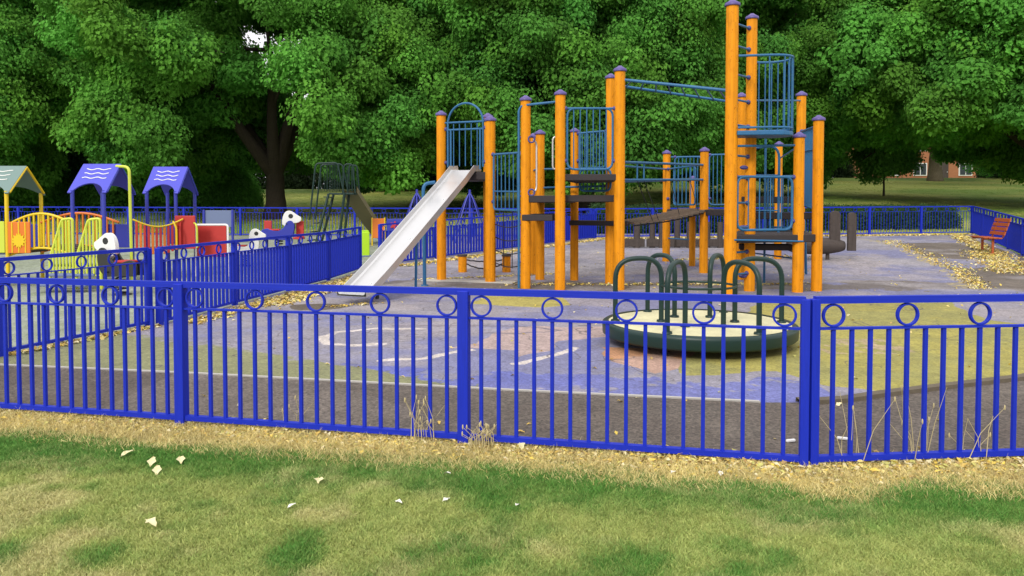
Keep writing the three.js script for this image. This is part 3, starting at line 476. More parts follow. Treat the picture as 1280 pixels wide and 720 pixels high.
// ---------------------------------------------------------------- toddler area
{
  const D1 = 15, T = thing('toddler_playset', 'toddler play frame with two blue roofs, yellow arched bridge and red panels', 'play frame', V(-8.6, 0, 15.5));
  const roofTower = (xl, xr, df, db, eave, ridge, postMat, roofMat, floorY) => {
    for (const x of [xl, xr]) for (const d of [df, db]) bar('post', V(x, 0, d), V(x, eave + 0.03, d), 0.037, postMat, T);
    const mid = (df + db) / 2, w = xr - xl + 0.14, x0 = xl - 0.07, L = Math.hypot(mid - df, ridge - eave) + 0.06;
    for (const s of [1, -1]) {                                      // two slopes, each with an arched lower edge
      const sh = new THREE.Shape(); sh.moveTo(0, 0); sh.lineTo(0.07, 0); sh.bezierCurveTo(w * 0.2, 0.36, w * 0.8, 0.36, w - 0.07, 0); sh.lineTo(w, 0); sh.lineTo(w, L); sh.lineTo(0, L); sh.closePath();
      const g = new THREE.ExtrudeGeometry(sh, { depth: 0.025, bevelEnabled: false, curveSegments: 14 });
      const up = new THREE.Vector3(0, ridge - eave, -s * (mid - df)).normalize(), X = new THREE.Vector3(1, 0, 0), nn = new THREE.Vector3().crossVectors(X, up);
      g.applyMatrix4(new THREE.Matrix4().makeBasis(X, up, nn)); g.translate(x0, eave - 0.03, -(s > 0 ? df - 0.04 : db + 0.04) + (s < 0 ? 0 : 0));
      const rf = part('roof_slope', g, roofMat, T);
      if (s > 0) for (let k = 0; k < 3; k++) { const c = []; for (let i = 0; i <= 20; i++) { const u = 0.18 + 0.64 * i / 20, v = L * (0.5 + 0.15 * k) + Math.sin(i / 20 * Math.PI * 4 + k) * 0.018; c.push(new THREE.Vector3(x0, eave - 0.03, -(df - 0.04)).addScaledVector(X, u * w).addScaledVector(up, v).addScaledVector(nn, 0.027)); } part('wave_stripe', sweep(c, 0.011, 6), M.white, rf); }
    }
    for (const d of [df, db]) bar('roof_edge', V(xr + 0.06, eave, d), V(xr + 0.06, ridge, mid), 0.025, postMat, T);
    boxAt('floor', V((xl + xr) / 2, floorY, mid), xr - xl, 0.06, db - df, M.greyBlue, T);
    boxAt('back_panel', V((xl + xr) / 2, floorY + 0.3, db), xr - xl - 0.08, 0.5, 0.03, M.towerBlue, T);
  };
  roofTower(-8.67, -8.05, 15, 16.1, 1.87, 2.42, M.towerBlue, M.roofBlue, 0.66);
  roofTower(-7.97, -7.34, 16.6, 17.6, 1.88, 2.44, M.towerBlue, M.roofBlue, 0.66);
  roofTower(-10.95, -9.97, 15, 16.1, 1.86, 2.38, M.yellow, M.roofGreen, 0.66);
  boxAt('side_panel', V(-10.45, 0.98, 14.97), 0.9, 0.62, 0.03, M.lime, T);
  // sun panel
  const sp = boxAt('sun_panel', V(-9.72, 0.97, 14.98), 0.44, 0.62, 0.03, M.orangePanel, T);
  { const pts = []; for (let i = 0; i < 24; i++) { const q = i / 24 * Math.PI * 2, r = i % 2 ? 0.15 : 0.1; pts.push(new THREE.Vector2(Math.cos(q) * r, Math.sin(q) * r)); } const m = new THREE.Mesh(new THREE.ExtrudeGeometry(new THREE.Shape(pts), { depth: 0.012, bevelEnabled: false }), M.yellow); m.name = 'sun_emblem'; m.position.set(0, -0.06, 0.016); sp.add(setup(m)); for (const x of [-0.13, 0, 0.13]) { const b = new THREE.Mesh(new THREE.BoxGeometry(0.022, 0.6, 0.012), M.yellow); b.name = 'stripe'; b.position.set(x, 0, 0.018); sp.add(setup(b)); } }
  // arched bridge
  for (const [d, mat, x0, x1] of [[15.05, M.yellow, -9.95, -8.7], [16.05, M.orangePanel, -9.95, -8.3]]) {
    const f = (q, lo) => V(x0 + (x1 - x0) * q, (lo ? 0.62 : 1.24) + Math.sin(q * Math.PI) * (lo ? 0.14 : 0.2), d), a = [], b = [];
    for (let i = 0; i <= 16; i++) { a.push(f(i / 16, 0)); b.push(f(i / 16, 1)); }
    const rl = part('bridge_rail', sweep(a, 0.026, 8), mat, T); part('lower_rail', sweep(b, 0.024, 8), mat, rl);
    for (let i = 1; i < 13; i++) bar('bar', f(i / 13, 1), f(i / 13, 0), 0.02, mat, rl);
  }
  for (let i = 0; i < 12; i++) { const q = (i + 0.5) / 12; boxAt('bridge_plank', V(-9.9 + 1.2 * q, 0.64 + Math.sin(q * Math.PI) * 0.14, 15.55), 0.09, 0.04, 0.95, M.plank, T); }
  // lime stair rails
  for (const [x0, x1, d] of [[-8.68, -8.24, 14.25], [-8.1, -7.64, 14.1]]) {
    const hp = [V(x0, 0.62, d), V(x0 + 0.24, 1.34, d), V(x1, 1.36, d), V(x1, 0.05, d)], rl = part('stair_rail', sweep(rounded([V(x0, 0.05, d), ...hp], 0.06), 0.026, 8), M.lime, T);
    for (let i = 1; i < 7; i++) { const x = x0 + (x1 - x0) * i / 7, top = Math.min(1.34, 0.62 + (x - x0) * 3); bar('bar', V(x, 0.3, d), V(x, top, d), 0.02, M.lime, rl); }
    bar('lower_rail', V(x0, 0.3, d), V(x1, 0.3, d), 0.02, M.lime, rl);
  }
  for (let i = 0; i < 4; i++) boxAt('step', V(-8.2, 0.15 + i * 0.16, 13.9 + i * 0.28), 0.9, 0.05, 0.26, M.greyBlue, T);
  pipe('fire_pole', [V(-8.05, 2.4, 15.5), V(-7.74, 2.38, 15.4), V(-7.72, 0, 15.4)], 0.03, M.lime, T, 0.12);
  // drooping slat bridge between the towers
  for (let i = 0; i < 12; i++) { const q = (i + 0.5) / 12, y = 1.3 - Math.sin(q * Math.PI) * 0.16; boxAt('bridge_slat', V(-7.95 + 0.78 * q, y - 0.3, 16.0 + 0.5 * q), 0.05, 0.58, 0.025, i % 3 === 1 ? M.orangePanel : M.red, T); }
  { const c = []; for (let i = 0; i <= 12; i++) { const q = i / 12; c.push(V(-7.98 + 0.84 * q, 1.31 - Math.sin(q * Math.PI) * 0.16, 15.98 + 0.52 * q)); } part('bridge_cable', sweep(c, 0.018, 6), M.yellow, T); }
  for (const [x, w] of [[-7.12, 0.44]]) boxAt('red_panel', V(x, 1.02, 16.55), w, 0.72, 0.035, M.red, T);
  pipe('hand_grip', [V(-7.36, 1.25, 16.5), V(-7.26, 1.25, 16.3), V(-7.2, 1.1, 16.3), V(-7.2, 0.7, 16.3)], 0.02, M.yellow, T, 0.05); pipe('hand_grip', [V(-6.9, 1.22, 16.5), V(-6.78, 1.2, 16.3), V(-6.76, 1.1, 16.3), V(-6.76, 0.7, 16.3)], 0.02, M.lime, T, 0.05);
}
{
  const t = thing('play_panel', 'red play panel with white frame behind the blue fence', 'play panel', V(-6.7, 0, 17)); boxAt('panel', V(-6.72, 0.8, 17), 0.66, 0.7, 0.03, M.red, t); pipe('frame', [V(-7.08, 0, 17), V(-7.08, 1.17, 17), V(-6.36, 1.17, 17), V(-6.36, 0, 17)], 0.025, M.white, t, 0.06);
  const t2 = thing('play_panel', 'grey-blue activity board on posts before the far fence', 'play panel', V(-9.65, ground(-9.65, 25), 25)); const g0 = ground(0, 25); boxAt('panel', V(-9.65, g0 + 0.8, 25), 1.05, 0.55, 0.04, M.greyBlue, t2); for (const x of [-10.12, -9.18]) bar('post', V(x, g0, 24.96), V(x, g0 + 1.1, 24.96), 0.04, M.towerBlue, t2);
  const g3 = ground(0, 24), t3 = thing('play_panel', 'orange play panel beside the green slide', 'play panel', V(-4.2, g3, 24)); boxAt('panel', V(-4.22, g3 + 0.56, 24), 0.44, 0.62, 0.04, M.orangePanel, t3); for (const x of [-4.42, -4.02]) bar('post', V(x, g3, 24), V(x, g3 + 0.9, 24), 0.025, M.yellow, t3);
  const t4 = thing('play_panel', 'blue play panel with red flower near the orange panel', 'play panel', V(-3.65, g3, 24)); boxAt('panel', V(-3.6, g3 + 0.52, 24), 0.72, 0.68, 0.04, M.towerBlue, t4); for (const x of [-3.9, -3.28]) bar('post', V(x, g3, 24), V(x, g3 + 0.5, 24), 0.025, M.towerBlue, t4);
  { const pts = []; for (let i = 0; i < 40; i++) { const q = i / 40 * Math.PI * 2, r = 0.1 + 0.035 * Math.cos(q * 5); pts.push(new THREE.Vector2(Math.cos(q) * r, Math.sin(q) * r)); } part('flower', new THREE.ExtrudeGeometry(new THREE.Shape(pts), { depth: 0.02, bevelEnabled: false }).translate(-3.72, g3 + 0.66, -23.97), M.red, t4); }
  const gp = ground(0, 21), t5 = thing('play_pillar', 'lime green pillar at the end of the dividing fence', 'pillar', V(-4.08, gp, 21)); boxAt('shaft', V(-4.08, gp + 0.36, 21), 0.24, 0.68, 0.24, M.limePillar, t5, 0.4, 0.03); boxAt('plinth', V(-4.08, gp + 0.02, 21), 0.32, 0.05, 0.32, M.greyBlue, t5, 0.4, 0.01); boxAt('cap', V(-4.08, gp + 0.715, 21), 0.2, 0.03, 0.2, M.limePillar, t5, 0.4, 0.01);
}
// spring rockers
function rocker(name, label, x, d, turn, s, body, head) {
  const t = thing(name, label, 'spring rocker', V(x, ground(x, d), d), 'spring rockers in the toddler area');
  const add = (n, g, m, par = t) => { const o = new THREE.Mesh(g, m); o.name = n; par.add(setup(o)); return o; };
  const coil = []; for (let i = 0; i <= 90; i++) { const q = i / 90; coil.push(new THREE.Vector3(Math.cos(q * 31) * 0.095, 0.03 + q * 0.34, Math.sin(q * 31) * 0.095)); }
  add('spring', sweep(coil, 0.014, 6), M.black); add('base_plate', new THREE.CylinderGeometry(0.16, 0.17, 0.02, 18).translate(0, 0.02, 0), M.black); add('seat_plate', new RoundedBoxGeometry(0.5, 0.03, 0.22, 2, 0.01).translate(0, 0.385, 0), M.black);
  const sh = new THREE.Shape(); sh.moveTo(-0.42, 0.36); sh.bezierCurveTo(-0.5, 0.6, -0.36, 0.66, -0.2, 0.6); sh.bezierCurveTo(0, 0.52, 0.12, 0.58, 0.2, 0.78); sh.bezierCurveTo(0.3, 0.9, 0.42, 0.8, 0.38, 0.6); sh.bezierCurveTo(0.36, 0.45, 0.3, 0.38, 0.2, 0.34); sh.closePath();
  for (const z of [-0.14, 0.11]) add('side_panel', new THREE.ExtrudeGeometry(sh, { depth: 0.03, bevelSize: 0.006, bevelThickness: 0.006, bevelSegments: 1 }).translate(0, 0, z), body);
  add('seat', new RoundedBoxGeometry(0.3, 0.04, 0.26, 2, 0.012).translate(-0.12, 0.6, 0), M.red);
  const hs = new THREE.Shape(); hs.moveTo(0.1, 0.74); hs.bezierCurveTo(0.08, 0.95, 0.16, 1.1, 0.28, 1.08); hs.bezierCurveTo(0.36, 1.06, 0.42, 0.98, 0.54, 0.92); hs.bezierCurveTo(0.58, 0.84, 0.5, 0.78, 0.4, 0.78); hs.bezierCurveTo(0.3, 0.78, 0.3, 0.66, 0.28, 0.6); hs.closePath();
  const hd = add('head', new THREE.ExtrudeGeometry(hs, { depth: 0.07, bevelSize: 0.01, bevelThickness: 0.01, bevelSegments: 2 }).translate(0, 0, -0.035), head);
  add('eye_patch', new THREE.CylinderGeometry(0.06, 0.06, 0.096, 16).rotateX(Math.PI / 2).translate(0.3, 0.95, 0), M.black, hd);
  add('handle_bar', new THREE.CylinderGeometry(0.016, 0.016, 0.36, 10).rotateX(Math.PI / 2).translate(0.2, 0.76, 0), M.black); add('foot_bar', new THREE.CylinderGeometry(0.016, 0.016, 0.42, 10).rotateX(Math.PI / 2).translate(0.15, 0.42, 0), M.black);
  t.rotation.y = turn; t.scale.setScalar(s); return t;
}
rocker('spring_rocker', 'black and white spring rocker by the yellow stair rails', -6.95, 13.5, Math.PI - 0.3, 1.02, M.black, M.white);
rocker('spring_rocker', 'blue spring rocker with white head in front of the forked tree', -6.75, 22, 0.2, 1.12, M.towerBlue, M.white);
rocker('spring_rocker', 'white spring rocker beside the white framed red panel', -6.62, 18.9, 0.1, 0.86, M.white, M.white);
for (const [x, d] of [[-7.2, 22.3], [-6.2, 22.1]]) { const g0 = ground(x, d), t = thing('toddler_stool', 'small red stool with raised back near the blue spring rocker', 'stool', V(x, g0, d), 'red stools by the rocker'); boxAt('backrest', V(x, g0 + 0.66, d + 0.12), 0.22, 0.5, 0.05, M.red, t); boxAt('seat', V(x, g0 + 0.42, d), 0.28, 0.06, 0.28, M.red, t); bar('leg', V(x, g0, d), V(x, g0 + 0.4, d), 0.04, M.towerBlue, t); }
{ // green slide seen from behind
  const gx = -5.2, gd = 23, g0 = ground(gx, gd), t = thing('green_slide', 'dark green slide with caged ladder top and olive chute', 'slide', V(gx, g0, gd));
  for (const d of [22.7, 23.35]) {
    pipe('leg', [V(-5.85, g0, d - 0.25), V(-5.48, g0 + 1.65, d), V(-5.48, g0 + 1.68, d)], 0.04, M.green, t); pipe('leg', [V(-5.2, g0, d), V(-5.0, g0 + 1.7, d)], 0.04, M.green, t);
    const hoop = pipe('guard_hoop', [V(-6.05, g0 + 0.9, d), V(-5.85, g0 + 2.58, d), V(-5.2, g0 + 2.6, d), V(-5.0, g0 + 1.6, d)], 0.026, M.green, t, 0.12);
    for (let k = 1; k < 7; k++) bar('bar', V(-5.8 + 0.1 * k, g0 + 1.75, d), V(-5.8 + 0.1 * k, g0 + 2.57, d), 0.009, M.green, hoop);
    const h2 = pipe('guard_hoop', [V(-5.05, g0 + 1.7, d), V(-5.0, g0 + 2.56, d), V(-4.75, g0 + 2.56, d), V(-4.68, g0 + 1.7, d)], 0.022, M.green, t, 0.1); for (let k = 1; k < 4; k++) bar('bar', V(-5.0 + 0.08 * k, g0 + 1.75, d), V(-5.0 + 0.08 * k, g0 + 2.55, d), 0.009, M.green, h2);
  }
  for (let k = 0; k < 6; k++) boxAt('tread', V(-6.05 + 0.1 * k, g0 + 0.28 + k * 0.26, 22.95), 0.14, 0.03, 0.6, M.green, t);
  boxAt('platform', V(-5.1, g0 + 1.68, 23.05), 0.75, 0.05, 0.7, M.green, t);
  const A = V(-4.98, g0 + 1.75, 23.3), B = V(-4.32, g0 + 0.3, 24.9), Q = [A, A.clone().lerp(B, 0.5).add(new THREE.Vector3(0, -0.06, 0)), B, B.clone().add(new THREE.Vector3(0.12, -0.06, -0.3))];
  const w = new THREE.Vector3(0.93, 0, 0.38).multiplyScalar(0.27), pos = [], idx = []; Q.forEach((p) => { for (const [s, y] of [[-1, 0.16], [-1, -0.02], [1, -0.02], [1, 0.16], [0.93, 0.16], [0.93, 0.02], [-0.93, 0.02], [-0.93, 0.16]]) { const v = p.clone().addScaledVector(w, s); pos.push(v.x, v.y + y, v.z); } });
  for (let i = 0; i < 3; i++) for (let s = 0; s < 8; s++) { const a = i * 8 + s, b = i * 8 + (s + 1) % 8; idx.push(a, a + 8, b, b, a + 8, b + 8); }
  const g = new THREE.BufferGeometry(); g.setAttribute('position', new THREE.Float32BufferAttribute(pos, 3)); g.setIndex(idx); const g2 = g.toNonIndexed(); g2.computeVertexNormals(); part('chute', g2, M.olive, t);
}
function coneClimber(x, d, label) {
  const g0 = ground(x, d), t = thing('climbing_cone', label, 'climber', V(x, g0, d)); const top = V(x, g0 + 1.65, d); bar('mast', V(x, g0, d), V(x, g0 + 1.75, d), 0.04, M.towerBlue, t);
  for (let k = 0; k < 7; k++) { const q = k / 7 * Math.PI * 2 + 0.3, c = []; for (let i = 0; i <= 8; i++) { const s = i / 8, r = 0.62 * Math.pow(s, 0.75); c.push(V(x + Math.cos(q) * r, g0 + 1.65 * (1 - s), d + Math.sin(q) * r)); } part('curved_leg', sweep(c, 0.022, 7), M.towerBlue, t); }
  for (const [y, r] of [[1.0, 0.31], [0.5, 0.47]]) { const c = []; for (let i = 0; i < 24; i++) { const q = i / 24 * Math.PI * 2; c.push(V(x + Math.cos(q) * r, g0 + y, d + Math.sin(q) * r)); } part('hoop', sweep(c, 0.016, 6, true), M.towerBlue, t); } void top;
}
coneClimber(-1.4, 25.2, 'blue cone climber of curved tubes seen between slide and orange post'); coneClimber(-3.2, 25.6, 'blue cone climber of curved tubes behind the slide, beyond the flower panel');

// ---------------------------------------------------------------- trees
function leafTuft(seed, n, rad, len, flat = 0.6) {                     // many folded leaves spread through a small volume
  const r = rng(seed), pos = [], nrm = new THREE.Vector3(), a = new THREE.Vector3(), b = new THREE.Vector3(), c = new THREE.Vector3();
  for (let i = 0; i < n; i++) {
    const u = r() * 2 - 1, q = r() * 6.283, s = Math.sqrt(1 - u * u), rr = rad * (0.25 + 0.75 * Math.cbrt(r())), p = new THREE.Vector3(Math.cos(q) * s * rr, u * rr * flat, Math.sin(q) * s * rr);
    nrm.set(Math.cos(q) * s * 0.9 + (r() - 0.5) * 1.0, 0.55 + (r() - 0.5) * 1.0, Math.sin(q) * s * 0.9 + (r() - 0.5) * 1.0).normalize();
    a.set(Math.cos(q) + (r() - 0.5) * 1.4, -0.45 + (r() - 0.5) * 0.6, Math.sin(q) + (r() - 0.5) * 1.4); a.sub(nrm.clone().multiplyScalar(a.dot(nrm))).normalize(); b.crossVectors(nrm, a);
    const L = len * (0.7 + 0.6 * r()), W = L * (0.36 + 0.1 * r()), up = nrm.clone().multiplyScalar(L * 0.12);
    const base = p, tip = p.clone().addScaledVector(a, L).addScaledVector(nrm, -L * 0.15), l = p.clone().addScaledVector(a, L * 0.45).addScaledVector(b, W).add(up), rt2 = p.clone().addScaledVector(a, L * 0.45).addScaledVector(b, -W).add(up);
    for (const v of [base, l, tip, base, tip, rt2]) pos.push(v.x, v.y, v.z); void c;
  }
  const g = new THREE.BufferGeometry(); g.setAttribute('position', new THREE.Float32BufferAttribute(pos, 3)); g.computeVertexNormals(); return g;
}
const tufts = [leafTuft(1, 105, 0.58, 0.145, 0.85), leafTuft(2, 110, 0.58, 0.135, 0.9), leafTuft(3, 100, 0.6, 0.175, 0.8), leafTuft(4, 110, 0.6, 0.11, 0.8)];
const leafMat = (r, g, b, tr = 0.38) => phys({ color: lin(r, g, b), roughness: 1, transmission: tr, thickness: 0, side: THREE.DoubleSide, specularIntensity: 0.2 });
const LM = { mid: leafMat(0.105, 0.30, 0.045), lush: leafMat(0.125, 0.345, 0.05), dark: leafMat(0.05, 0.125, 0.05), deep: leafMat(0.08, 0.23, 0.042), hedge: leafMat(0.038, 0.07, 0.026) };
const TM = new THREE.Matrix4(), TQ = new THREE.Quaternion(), TE = new THREE.Euler(), TS = new THREE.Vector3(), TP = new THREE.Vector3(), TC = new THREE.Color();
function crownMesh(name, parent, list, geo, mat) {
  const m = new THREE.InstancedMesh(geo, mat, list.length); m.name = name; m.userData.kind = 'stuff';
  list.forEach((q, i) => { TE.set(...q.e); TM.compose(TP.copy(q.p), TQ.setFromEuler(TE), TS.setScalar(q.s)); m.setMatrixAt(i, TM); m.setColorAt(i, TC.setRGB(...q.c)); });
  parent.add(setup(m)); return m;
}
function tree(name, label, o) {
  const g0 = ground(o.x, o.d), r = rng(o.seed), t = thing(name, label, 'tree', V(o.x, g0, o.d), o.group), [rx, ry, rz] = o.r, cy = o.cy;
  // trunk and limbs, local coordinates
  const geos = [], tr = o.trunk, th = o.fork; const lean = o.lean || 0;
  const tp = []; for (let i = 0; i <= 8; i++) { const q = i / 8; tp.push(new THREE.Vector3(lean * q + (r() - 0.5) * 0.05, -0.2 + (th + 0.2) * q, (r() - 0.5) * 0.05)); }
  const trunk = new THREE.Mesh(sweep(tp, (q) => tr * (1 + 0.55 * Math.pow(1 - q, 5)) * (1 - 0.18 * q), 14), o.bark || M.bark); trunk.name = 'trunk'; t.add(setup(trunk));
  const nl = o.limbs || 7;
  for (let k = 0; k < nl; k++) {
    const a = k / nl * 6.283 + r() * 0.5 + (o.turn || 0), out = (k < 2 ? 0.45 : 0.75) + r() * 0.15, e = new THREE.Vector3(Math.cos(a) * rx * out * 0.8, cy + (r() - 0.3) * ry * 0.9, Math.sin(a) * rz * out * 0.8), s = tp[8].clone().setY(th - 0.3 - r() * 0.2);
    const c = new THREE.CatmullRomCurve3([s, s.clone().lerp(e, 0.3).add(new THREE.Vector3(0, (e.y - s.y) * 0.08 - 0.1, 0)), s.clone().lerp(e, 0.65).add(new THREE.Vector3((r() - 0.5), (r() - 0.2), (r() - 0.5))), e]).getPoints(12);
    geos.push(sweep(c, (q) => tr * 0.62 * (1 - q) + 0.04, 9));
    for (let j = 0; j < 3; j++) { const b0 = c[5 + j * 2], b1 = b0.clone().add(new THREE.Vector3((r() - 0.5) * 5, (r() - 0.25) * 4, (r() - 0.5) * 5)); geos.push(sweep([b0, b0.clone().lerp(b1, 0.5).add(new THREE.Vector3(0, 0.25, 0)), b1], (q) => 0.1 * (1 - q) + 0.015, 6)); }
  }
  const lm = new THREE.Mesh(mergeGeometries(geos), o.bark || M.bark); lm.name = 'limbs'; t.add(setup(lm));
  const list = [], nb = o.boughs > 60 ? Math.round(o.boughs * 1.55) : o.boughs, per = o.boughs > 60 ? (o.per || 26) * 0.68 : o.per;
  for (let k = 0; k < nb; k++) {
    const u = 1 - 2 * (k + 0.5) / nb, q = k * 2.399963 + r() * 0.6, s = Math.sqrt(1 - u * u), lobe = 0.78 + 0.34 * vnoise(Math.cos(q) * s * 2.3 + 9 + o.seed, u * 2.3 + Math.sin(q) * s * 2.3 + 5), f = (r() < 0.3 ? 0.35 + 0.4 * r() : 0.82 + 0.2 * r()) * lobe;
    const sb = u < 0 ? Math.pow(s, 0.6) : s, bc = new THREE.Vector3(Math.cos(q) * sb * rx * f, cy + u * ry * f, Math.sin(q) * sb * rz * f);
    const sk = typeof o.skirt === 'function' ? o.skirt(bc.x) : o.skirt ?? 1.0; if (bc.y < sk) bc.y = sk + r() * 0.9;
    if ((o.holes || []).some(([hx, hy, hr]) => Math.hypot(bc.x - hx, bc.y - hy) < hr && r() < 0.9)) continue;
    if (o.open && bc.z > -1 && Math.abs(bc.x) < o.open[0] && bc.y < o.open[1]) continue;
    const inner = Math.hypot(bc.x, bc.z); if (bc.y < th + 0.6 && inner < (o.clear ?? 3)) continue;
    const br = (0.65 + 0.95 * r() * r() + 0.1) * (o.bs || 1), bt = 0.8 + 0.42 * r(), hue = r();
    const cnt = bc.y > 13.5 - g0 ? per * 0.4 : per;
    for (let i = 0; i < cnt; i++) {
      const w = r() * 2 - 1, y = r() * 6.283, ss = Math.sqrt(1 - w * w), rr = br * (0.4 + 0.6 * Math.cbrt(r())), p = new THREE.Vector3(bc.x + Math.cos(y) * ss * rr, bc.y + w * rr * 0.72 - 0.1 * rr * rr, bc.z + Math.sin(y) * ss * rr);
      const v = bt * (0.85 + 0.3 * r()); list.push({ p, e: [(r() - 0.5) * 0.7, r() * 6.283, (r() - 0.5) * 0.7], s: 0.75 + 0.55 * r(), c: [v * (0.85 + 0.3 * hue), v, v * (1.05 - 0.3 * hue)] });
    }
  }
  crownMesh('crown', t, list, tufts[o.tuft || 0], o.mat || LM.mid); return t;
}
tree('park_tree', 'large forked dark-trunked tree behind the toddler area', { x: -11, d: 35.4, seed: 21, r: [8.8, 7.6, 7.5], cy: 8.1, trunk: 0.47, fork: 2.3, boughs: 300, per: 28, limbs: 6, skirt: (x) => 3.3 - 1.5 * smooth(2.2, 4.8, Math.abs(x)), clear: 3.2, open: [2.6, 5.0], holes: [[0.8, 6.3, 2.0], [1.1, 9.0, 1.9], [-2.7, 9.0, 1.8]], mat: LM.lush, turn: 0.05 });
tree('park_tree', 'broad tree with drooping boughs behind the steel slide and middle tower', { x: 3.6, d: 37, seed: 22, r: [7.6, 7.4, 6.5], cy: 8.6, trunk: 0.42, fork: 2.6, boughs: 270, per: 28, skirt: 1.4, clear: 2.5, mat: LM.mid, tuft: 1 });
tree('park_tree', 'leafy tree filling the gap between the forked tree and broad tree', { x: -4.2, d: 43, seed: 23, r: [6, 5.2, 6], cy: 6.4, trunk: 0.34, fork: 3, boughs: 190, per: 26, skirt: 1.6, mat: LM.deep });
tree('park_tree', 'dense tree rising behind the tall orange posts', { x: 12.8, d: 44, seed: 24, r: [9.2, 7.6, 7], cy: 8.4, trunk: 0.4, fork: 3, boughs: 290, per: 28, skirt: 1.7, holes: [[-2.2, 8.9, 2.2]], mat: LM.mid, tuft: 0 });
tree('park_tree', 'large-leaved tree hanging over the lawn beyond the red bench', { x: 26.5, d: 38, seed: 25, r: [10.2, 6.8, 8], cy: 8.5, trunk: 0.45, fork: 3, boughs: 300, per: 28, skirt: (x) => 2.3 + 2.0 * (1 - smooth(-2.5, 0.5, x)), mat: LM.lush, tuft: 2 });
tree('park_tree', 'bright green tree beyond the green roofed yellow tower', { x: -26.3, d: 34, seed: 26, r: [5.6, 7.2, 6], cy: 7.6, trunk: 0.35, fork: 2.5, boughs: 190, per: 26, skirt: 0.8, mat: LM.lush, tuft: 1 });
tree('yew_tree', 'dark evergreen tree behind the toddler frame roofs', { x: -24.5, d: 43, seed: 27, r: [6, 8, 5], cy: 8, trunk: 0.5, fork: 2.2, boughs: 230, per: 28, skirt: 0.6, clear: 0.8, mat: LM.dark, tuft: 3 });
tree('park_tree', 'pale-trunked tree standing on the sloping grass', { x: 32.5, d: 58.5, seed: 28, r: [8, 6.5, 7], cy: 10.2, trunk: 0.42, fork: 5, boughs: 170, per: 24, skirt: 4.4, mat: LM.deep, bark: M.barkPale });
tree('young_tree', 'slender young tree on the sloping grass', { x: 22.1, d: 45.2, seed: 29, r: [1.5, 2.1, 1.5], cy: 3.3, trunk: 0.055, fork: 2.0, limbs: 4, boughs: 26, per: 10, bs: 0.5, clear: 0, skirt: 1.4, mat: LM.deep, tuft: 1 });
[[-36, 52], [-25, 58], [-9, 60], [2.5, 58], [9, 64], [23, 66], [44, 62], [54, 70]].forEach(([x, d], i) => tree('background_tree', ['tall backdrop tree behind the dark evergreen', 'backdrop tree seen through the forked tree', 'backdrop tree seen through the gap-filling tree', 'backdrop tree behind the broad drooping tree', 'backdrop tree behind the tall orange posts', 'backdrop tree behind the slender young tree', 'backdrop tree behind the pale trunk', 'farthest backdrop tree beside the brick house'][i], { x, d, seed: 40 + i, r: [6.4, 5.4, 5], cy: 6, trunk: 0.35, fork: 3, limbs: 4, boughs: 120, per: 24, bs: 1.3, skirt: 1.5, mat: i % 2 ? LM.deep : LM.mid, tuft: i % 2, group: 'backdrop trees at the top of the grass' }));
// shrubs along the top of the grass
{ const r = rng(77); for (let k = 0; k < 22; k++) { const x = -48 + k * 5 + r() * 1.5, d = 70 + r() * 3; if (x > 32 && x < 44) continue; const g0 = ground(x, d), t = thing('shrub', 'rounded dark shrub in the hedge line at the top of the grass', 'shrub', V(x, g0, d), 'shrubs along the top of the grass'), list = []; const w = 2.6 + r(), h = 1.6 + r() * 1.2;
  for (let i = 0; i < 240; i++) { const u = r(), q = r() * 6.283, s = Math.sqrt(1 - u * u * 0.9), v = 0.7 + 0.6 * r(); list.push({ p: new THREE.Vector3(Math.cos(q) * s * w, u * h * 1.5, Math.sin(q) * s * 1.6), e: [0, r() * 6, 0], s: 1.1 + 0.6 * r(), c: [v, v, v] }); } crownMesh('foliage', t, list, tufts[3], LM.hedge); const st = new THREE.Mesh(new THREE.CylinderGeometry(0.1, 0.16, 1, 8).translate(0, 0.5, 0), M.bark); st.name = 'stem'; t.add(setup(st)); } }
[[-25.5, 40, 2.6, 3.4, 'large green bush under the dark evergreen'], [-20.5, 41.5, 2.8, 3.0, 'broad green bush between the evergreen and the forked tree'], [-16.8, 42.5, 2.2, 2.4, 'smaller green bush shaded by the forked tree']].forEach(([x, d, w, h, label], k) => { const r = rng(60 + k), g0 = ground(x, d), t = thing('garden_bush', label, 'bush', V(x, g0, d)), list = []; for (let i = 0; i < 700; i++) { const u = r(), q = r() * 6.283, s = Math.sqrt(1 - u * u * 0.95), f = 0.8 + 0.35 * vnoise(q * 3 + k, u * 4), v = 0.7 + 0.6 * r(); list.push({ p: new THREE.Vector3(Math.cos(q) * s * w * f, 0.2 + u * h * f, Math.sin(q) * s * w * 0.8 * f), e: [r() * 0.6, r() * 6, r() * 0.6], s: 0.7 + 0.5 * r(), c: [v, v, v] }); } crownMesh('foliage', t, list, tufts[1], LM.mid); const st = new THREE.Mesh(new THREE.CylinderGeometry(0.12, 0.2, 1.4, 8).translate(0, 0.7, 0), M.bark); st.name = 'stem'; t.add(setup(st)); });
